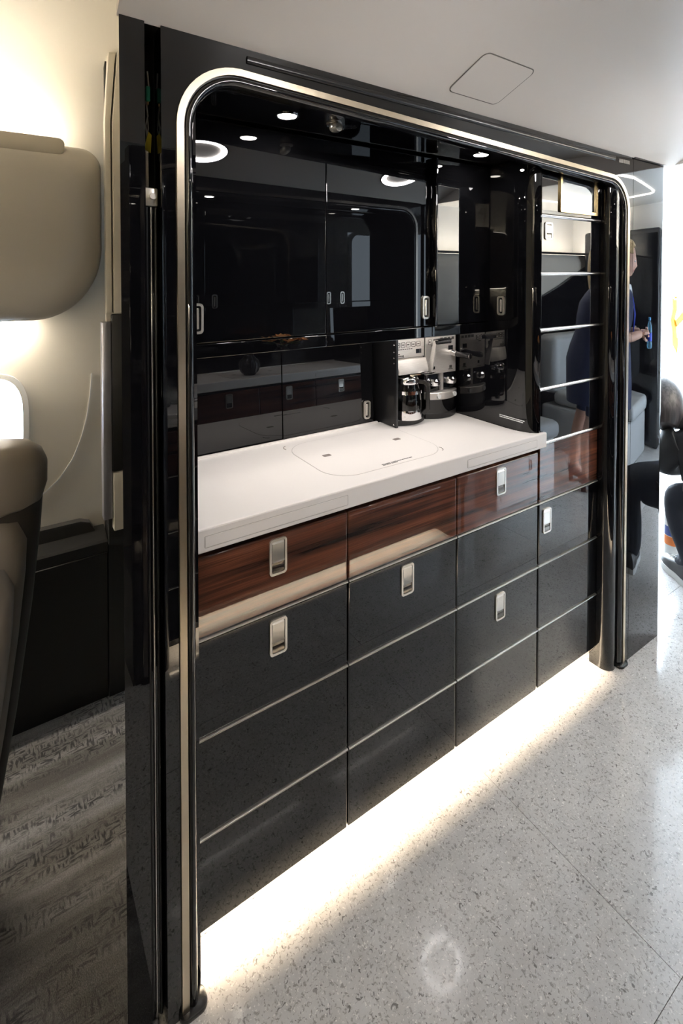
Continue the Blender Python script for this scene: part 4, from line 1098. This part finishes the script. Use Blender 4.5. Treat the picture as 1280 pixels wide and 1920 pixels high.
def hand(wrist, fwd, palm_n, thumb_side, curl=0.5, s=1.0):
    """palm with five separate fingers. fwd: pointing direction, palm_n: palm normal, thumb_side: +-1"""
    f = Vector(fwd).normalized(); n = Vector(palm_n).normalized(); n = (n - f * n.dot(f)).normalized()
    sd = f.cross(n).normalized() * thumb_side
    w = Vector(wrist)
    V = {}; E_ = []
    def add(nm, p, rr): V[nm] = (*p, rr * s, rr * s * .9)
    add('w', w, .021); add('p', w + f * .045 * s, .026)
    E_.append(('w', 'p'))
    bm = skin_mesh({'w': (*w, .020 * s, .015 * s), 'p': (*(w + f * .045 * s), .034 * s, .016 * s), 'k': (*(w + f * .088 * s), .036 * s, .014 * s)}, [('w', 'p'), ('p', 'k')], 'p', 2)
    lens = (.070, .080, .075, .058)
    for i in range(4):
        o = sd * (.027 - .018 * i) * s
        b = w + f * (.080 - .004 * abs(i - 1)) * s + o
        pts = [b]; d = f.copy(); ang = 0
        for k in range(3):
            ang += curl * (.55 if k == 0 else .75)
            d = (f * math.cos(ang) + n * math.sin(ang)).normalized()
            pts.append(pts[-1] + d * lens[i] * s * (.45, .32, .25)[k])
        VV = {str(k): (*p, .0088 * s * (1 - .10 * k)) for k, p in enumerate(pts)}
        merge(bm, skin_mesh(VV, [(str(k), str(k + 1)) for k in range(3)], '0', 2))
    b = w + f * .022 * s + sd * .024 * s
    tdir = (f * .62 + sd * .62 + n * .48).normalized()
    t2 = (f * .85 + sd * .05 + n * .55).normalized()
    VV = {'0': (*b, .0125 * s), '1': (*(b + tdir * .036 * s), .011 * s), '2': (*(b + tdir * .036 * s + t2 * .030 * s), .0098 * s), '3': (*(b + tdir * .036 * s + t2 * .054 * s), .0085 * s)}
    merge(bm, skin_mesh(VV, [('0', '1'), ('1', '2'), ('2', '3')], '0', 2))
    return bm
def hair_cap(c, ang, pitch, s, back_len, side=1.0, vol=1.12):
    """cap of hair round the back and top of the head with a fall of length back_len"""
    t = bmesh.new()
    bmesh.ops.create_uvsphere(t, u_segments=32, v_segments=22, radius=1.0)
    kill = []
    for v in t.verts:
        x, y, z = v.co
        q = Vector((x * .100 * vol - .006, y * .083 * vol, z * .122 * vol + .004))
        if z < 0.05:
            k = min(1.0, (.05 - z) / 1.05)
            q.z = -.0 - (back_len) * k
            sp = 1 - .25 * k
            rad = math.hypot(x, y); 
            if rad > 1e-6:
                full_r = max(.35, 1 - .45 * k * k)
                q.x = x / rad * .100 * vol * full_r - .006 - .012 * k
                q.y = y / rad * .083 * vol * full_r * (1 + .10 * k)
        v.co = q * s
        face = (x > .62 and z < .62) or (x > .25 and z < .25)
        if face: kill.append(v)
    bmesh.ops.delete(t, geom=kill, context='VERTS')
    bmesh.ops.solidify(t, geom=t.faces[:], thickness=.012 * s)
    M = Matrix.Translation(c) @ Matrix.Rotation(ang, 4, 'Z') @ Matrix.Rotation(pitch, 4, 'Y')
    bmesh.ops.transform(t, matrix=M, verts=t.verts)
    return t
def person(bm, mats, label, extras):
    o = finish('person', bm, mats, None, 180)
    tag(o, label, 'person')
    for nm, b, m, sh in extras:
        finish(nm, b, m, o, sh)
    return o
def shoe(bm_list, heel, toe, w=.045, sole=.012, heelh=0.0, h=.09):
    """closed shoe from heel point to toe point on the floor"""
    a, b = Vector(heel), Vector(toe)
    d = (b - a); L = d.length; d.normalize(); s = d.cross(Vector((0, 0, 1))).normalized()
    prof = [(0.0, .62, h), (.10, .80, h * 1.0), (.28, .86, h * .95), (.42, .84, h * .78), (.58, .98, h * .62), (.75, 1.0, h * .50), (.90, .80, h * .40), (.98, .45, h * .30)]
    up_ = bmesh.new(); so = bmesh.new()
    sec, sec2 = [], []
    for t_, wf, hh in prof:
        c = a + d * L * t_
        lift = heelh * max(0, 1 - t_ / .62)
        q = []
        for k in range(12):
            an = PI * k / 11
            q.append(c + s * w * wf * math.cos(an) + Vector((0, 0, sole + lift + hh * math.sin(an) ** .7)))
        sec.append(q)
        sec2.append([c + s * w * wf * 1.06 + Vector((0, 0, sole + lift + .004)), c - s * w * wf * 1.06 + Vector((0, 0, sole + lift + .004)), c - s * w * wf * 1.06 + Vector((0, 0, lift)), c + s * w * wf * 1.06 + Vector((0, 0, lift))])
    loft(up_, sec); loft(so, sec2)
    return up_, so

# -- woman in a navy dress holding a water bottle, standing forward of the bench
bx, by = 0.0, 0.0
V = {}
def J(n, x, y, z, r1, r2=None): V[n] = (bx + x, by + y, z, r1, r2 or r1)
J('pelvis', 0, 0, .98, .135, .10); J('waist', .01, 0, 1.12, .11, .085); J('chest', .04, 0, 1.28, .135, .095); J('collar', .06, 0, 1.40, .075, .06); J('neck', .065, 0, 1.47, .048, .048); J('skull', .075, 0, 1.56, .05, .05)
for s_, n_ in ((1, 'l'), (-1, 'r')):
    J('sh' + n_, .05, .155 * s_, 1.37, .052); J('el' + n_, .06, .205 * s_, 1.10, .040); J('fa' + n_, .18, .14 * s_, 1.115, .034); J('wr' + n_, .27, .085 * s_, 1.125, .025)
    J('hip' + n_, -.01, .085 * s_, .90, .085); J('kn' + n_, -.01 + .03 * s_, .085 * s_, .53, .056); J('cf' + n_, -.05 + .03 * s_, .085 * s_, .37, .054); J('an' + n_, -.07 + .04 * s_, .085 * s_, .13, .032); J('to' + n_, .02 + .04 * s_, .09 * s_, .045, .026)
Ed = [('pelvis', 'waist'), ('waist', 'chest'), ('chest', 'collar'), ('collar', 'neck'), ('neck', 'skull')]
for n_ in 'lr': Ed += [('chest', 'sh' + n_), ('sh' + n_, 'el' + n_), ('el' + n_, 'fa' + n_), ('fa' + n_, 'wr' + n_), ('pelvis', 'hip' + n_), ('hip' + n_, 'kn' + n_), ('kn' + n_, 'cf' + n_), ('cf' + n_, 'an' + n_), ('an' + n_, 'to' + n_)]
bm = skin_mesh(V, Ed, 'pelvis')
paint(bm, V, [(a, b, 4 if (a in ('pelvis', 'waist', 'chest') or a.startswith('sh') or a.startswith('hip')) else 0) for a, b in Ed])
hc = Vector((bx + .095, by, 1.615))
merge(bm, head(hc, 0.0, .22, 1.0))
ROTB = Matrix.Translation((3.10, -.93, 0)) @ Matrix.Rotation(R(58), 4, 'Z')
BOT = ROTB @ Vector((.375, 0, 1.02))
merge(bm, hand((bx + .27, by + .085, 1.125), (.9, -.42, .10), (-.1, -.9, -.25), 1, 1.0))
merge(bm, hand((bx + .27, by - .085, 1.125), (.9, .42, .02), (-.1, .9, -.25), -1, 1.0))
ex = []
dress = nb()
loft(dress, [sellipse(bx + x, by, z, rx, ry, 24, 2.2) for z, x, rx, ry in ((.62, -.005, .155, .185), (.75, -.005, .158, .190), (.92, -.01, .155, .188), (1.02, .0, .140, .170), (1.12, .012, .118, .142), (1.22, .03, .128, .150), (1.32, .045, .125, .160), (1.38, .055, .10, .150), (1.415, .06, .075, .11))])
ex.append(('dress', dress, 'navy', 60))
ex.append(('hair', hair_cap(hc, 0.0, .06, 1.04, .27), 'hair_blonde', 70))
sc_ = nb(); lathe(sc_, [(.062, 1.395), (.075, 1.415), (.070, 1.445), (.055, 1.455)], (bx + .07, by, 0), 20); ball(sc_, (bx + .125, by + .01, 1.385), .025, .035, .05); ex.append(('scarf', sc_, 'blouse', 60))
ly_ = nb()
for s_ in (-1, 1): tube(ly_, [(bx + .06, by + .06 * s_, 1.425), (bx + .15, by + .075 * s_, 1.36), (bx + .185, by + .05 * s_, 1.25), (bx + .165, by + .01 * s_, 1.12)], .006, 6)
ex.append(('lanyard', ly_, 'lanyard', 60))
for s_ in (1, -1):
    hx_ = bx - .07 + .04 * s_ - .035
    u_, so_ = shoe(None, (hx_, by + .085 * s_, 0), (hx_ + .215, by + .092 * s_, 0), .036, .006, .075, .055)
    box(so_, hx_ + .005, hx_ + .035, by + .085 * s_ - .014, by + .085 * s_ + .014, 0, .08)
    ex.append(('shoe', u_, 'shoe_brown', 60)); ex.append(('heel', so_, 'shoe_brown', 30))
bl_o = person(bm, ['skin', 'lips', 'eye_white', 'eye_dark', 'navy'], 'blonde person in a navy dress holding a blue water bottle', ex)
bl_o.matrix_world = ROTB
r = thing('water_bottle', tuple(BOT), 'blue plastic water bottle held in two hands', 'bottle')
q = BOT
bm = nb(); lathe(bm, [(.0, .0), (.026, .0), (.031, .006), (.031, .03), (.029, .036), (.031, .042), (.031, .12), (.027, .150), (.013, .175), (.012, .188), (.0, .188)], tuple(q), 24); finish('body', bm, 'water_blue', r, 40)
bm = nb(); lathe(bm, [(.0318, .05), (.0318, .105), (.0312, .105), (.0312, .05)], tuple(q), 24); finish('wrap', bm, 'bottle_label', r, 40)
bm = nb(); lathe(bm, [(.0, .188), (.0150, .188), (.0150, .204), (.013, .207), (.0, .207)], tuple(q), 20); finish('cap', bm, 'cap_blue', r, 40)

# -- dark haired person standing where the picture is taken from, seen in the corner mirror
bx, by = -0.47, -1.30
ang = R(52)
Mr = Matrix.Translation((bx, by, 0)) @ Matrix.Rotation(ang, 4, 'Z')
V = {}
def J(n, x, y, z, r1, r2=None):
    p = Mr @ Vector((x, y, z)); V[n] = (p.x, p.y, p.z, r1, r2 or r1)
J('pelvis', 0, 0, .90, .14, .105); J('waist', .0, 0, 1.04, .12, .09); J('chest', .01, 0, 1.20, .15, .10); J('collar', .01, 0, 1.30, .075, .065); J('neck', .02, 0, 1.36, .045, .045); J('skull', .03, 0, 1.43, .05, .05)
for s_, n_ in ((1, 'l'), (-1, 'r')):
    J('sh' + n_, .0, .175 * s_, 1.275, .062); J('el' + n_, -.03, .235 * s_, 1.0, .050); J('wr' + n_, .08, .215 * s_, .80, .030)
    J('hip' + n_, 0, .085 * s_, .84, .088); J('kn' + n_, .01, .09 * s_, .46, .064); J('an' + n_, -.02, .095 * s_, .10, .042); J('to' + n_, .10, .11 * s_, .045, .036)
Ed = [('pelvis', 'waist'), ('waist', 'chest'), ('chest', 'collar'), ('collar', 'neck'), ('neck', 'skull')]
for n_ in 'lr': Ed += [('chest', 'sh' + n_), ('sh' + n_, 'el' + n_), ('el' + n_, 'wr' + n_), ('pelvis', 'hip' + n_), ('hip' + n_, 'kn' + n_), ('kn' + n_, 'an' + n_), ('an' + n_, 'to' + n_)]
bm = skin_mesh(V, Ed, 'pelvis')
paint(bm, V, [(a, b, 0 if a in ('collar', 'neck') else (5 if a[:3] in ('hip', 'kn' + a[2:3]) or a.startswith('kn') or a.startswith('an') else 4)) for a, b in Ed])
hc = Mr @ Vector((.045, 0, 1.485))
merge(bm, head(hc, ang, .05, .96))
for s_ in (1, -1):
    w_ = Mr @ Vector((.08, .215 * s_, .80)); f_ = Mr.to_3x3() @ Vector((.35, -.05 * s_, -.9)); n_ = Mr.to_3x3() @ Vector((.2, -s_, 0))
    merge(bm, hand(w_, f_, n_, 1 if s_ > 0 else -1, .45, .95))
ex = []
coat = nb(); loft(coat, [[tuple(Mr @ Vector(p)) for p in sellipse(x, 0, z, rx, ry, 24, 2.3)] for z, x, rx, ry in ((.70, 0, .145, .20), (.85, 0, .145, .195), (1.0, 0, .128, .172), (1.14, .005, .135, .180), (1.24, .01, .125, .195), (1.30, .0, .085, .14), (1.325, .0, .06, .08))])
ex.append(('coat', coat, 'coat_black', 60))
sh_ = nb(); prism(sh_, [(-.045, 1.315), (.045, 1.315), (.030, 1.18), (.0, 1.05), (-.030, 1.18)], 'x', .128, .142); bmesh.ops.transform(sh_, matrix=Mr, verts=sh_.verts); ex.append(('shirt', sh_, 'shirt_white', 40))
ly_ = nb()
for s_ in (-1, 1): tube(ly_, [tuple(Mr @ Vector(p)) for p in ((.05, .06 * s_, 1.32), (.135, .045 * s_, 1.26), (.152, .02 * s_, 1.12), (.150, .004 * s_, 1.0))], .007, 6)
ex.append(('lanyard', ly_, 'lanyard', 60))
ex.append(('hair', hair_cap(hc, ang, .03, .98, .30), 'hair_brown', 70))
sg = nb()
for s_ in (-1, 1):
    prism(sg, rrect(.033 * s_, .008, .052, .040, .016, 5), 'x', .088, .094); tube(sg, [(.088, .060 * s_, .016), (.02, .078 * s_, .014), (-.01, .078 * s_, .008)], .0025, 6)
tube(sg, [(.093, -.010, .016), (.096, 0, .018), (.093, .010, .016)], .0025, 6)
bmesh.ops.transform(sg, matrix=Matrix.Translation(hc) @ Matrix.Rotation(ang, 4, 'Z') @ Matrix.Rotation(.05, 4, 'Y'), verts=sg.verts)
ex.append(('sunglasses', sg, 'dark_glass', 40))
for s_ in (1, -1):
    a_ = Mr @ Vector((-.07, .095 * s_, 0)); b_ = Mr @ Vector((.19, .12 * s_, 0))
    u_, so_ = shoe(None, a_, b_, .045, .018, 0, .08); ex.append(('shoe', u_, 'shoe_black', 60)); ex.append(('sole', so_, 'shoe_black', 30))
person(bm, ['skin', 'lips', 'eye_white', 'eye_dark', 'coat_black', 'jeans'], 'long haired person in black coat with white shirt and blue lanyard', ex)

# -- crouching person in a dark jacket at the edge of the picture
V = {}
def J(n, x, y, z, r1, r2=None): V[n] = (x, y, z, r1, r2 or r1)
J('pelvis', 2.47, -.12, .42, .17, .15); J('waist', 2.47, -.06, .54, .17, .15); J('chest', 2.47, .01, .68, .18, .15); J('collar', 2.45, .06, .775, .10, .09); J('neck', 2.44, .10, .81, .06); J('skull', 2.43, .14, .825, .06)
J('shl', 2.395, .075, .72, .080); J('ell', 2.385, .150, .56, .062); J('wrl', 2.70, .10, .50, .034)
J('shr', 2.58, -.07, .72, .075); J('elr', 2.68, .0, .56, .055); J('wrr', 2.80, .08, .44, .034)
J('hipl', 2.44, -.03, .40, .12); J('knl', 2.40, .10, .44, .085); J('anl', 2.43, .02, .12, .052); J('tol', 2.49, .10, .05, .042)
J('hipr', 2.48, -.22, .42, .13); J('knr', 2.30, -.37, .47, .105); J('anr', 2.33, -.36, .14, .075); J('tor', 2.42, -.39, .05, .042)
Ed = [('pelvis', 'waist'), ('waist', 'chest'), ('chest', 'collar'), ('collar', 'neck'), ('neck', 'skull')]
for n_ in 'lr': Ed += [('chest', 'sh' + n_), ('sh' + n_, 'el' + n_), ('el' + n_, 'wr' + n_), ('pelvis', 'hip' + n_), ('hip' + n_, 'kn' + n_), ('kn' + n_, 'an' + n_), ('an' + n_, 'to' + n_)]
bm = skin_mesh(V, Ed, 'pelvis')
paint(bm, V, [(a, b, 4 if a == 'neck' else (5 if a[:2] in ('hi', 'kn', 'an') else 4)) for a, b in Ed])
hc = Vector((2.425, .165, .850))
merge(bm, head(hc, R(28), .55, .98))
merge(bm, hand((2.70, .10, .50), (.8, .1, -.6), (.5, -.5, .2), -1, .6)); merge(bm, hand((2.80, .08, .44), (.7, .3, -.6), (-.3, .6, .2), 1, .6))
ex = [('hair', hair_cap(hc, R(28), .55, 1.03, .11), 'hair_dark', 70)]
bl = nb(); sweep(bl, [sellipse(2.47, -.09, .475, .172, .152, 20, 2.2)[i] for i in range(20)], [(-.004, -.02), (.004, -.02), (.004, .02), (-.004, .02)], up=(0, 0, 1), closed=True); ex.append(('belt', bl, 'shoe_black', 40))
for a_, b_ in (((2.385, -.02, 0), (2.54, .19, 0)), ((2.27, -.35, 0), (2.53, -.42, 0))):
    u_, so_ = shoe(None, a_, b_, .047, .026, 0, .085)
    ex.append(('shoe', u_, 'shoe_black', 60)); ex.append(('sole', so_, 'sole_white', 30))
    d_ = (Vector(b_) - Vector(a_)).normalized(); s2 = d_.cross(Vector((0, 0, 1)))
    lc = nb()
    for k in range(4):
        c_ = Vector(a_) + d_ * (.115 + .022 * k) + Vector((0, 0, .108 - .009 * k)); tube(lc, [c_ - s2 * .024 - Vector((0, 0, .006)), c_ + Vector((0, 0, .003)), c_ + s2 * .024 - Vector((0, 0, .006))], .0032, 5)
    ex.append(('lace', lc, 'sole_white', 60))
person(bm, ['skin', 'lips', 'eye_white', 'eye_dark', 'coat_black', 'jeans'], 'crouching person in dark jacket and jeans at the far end of the galley', ex)
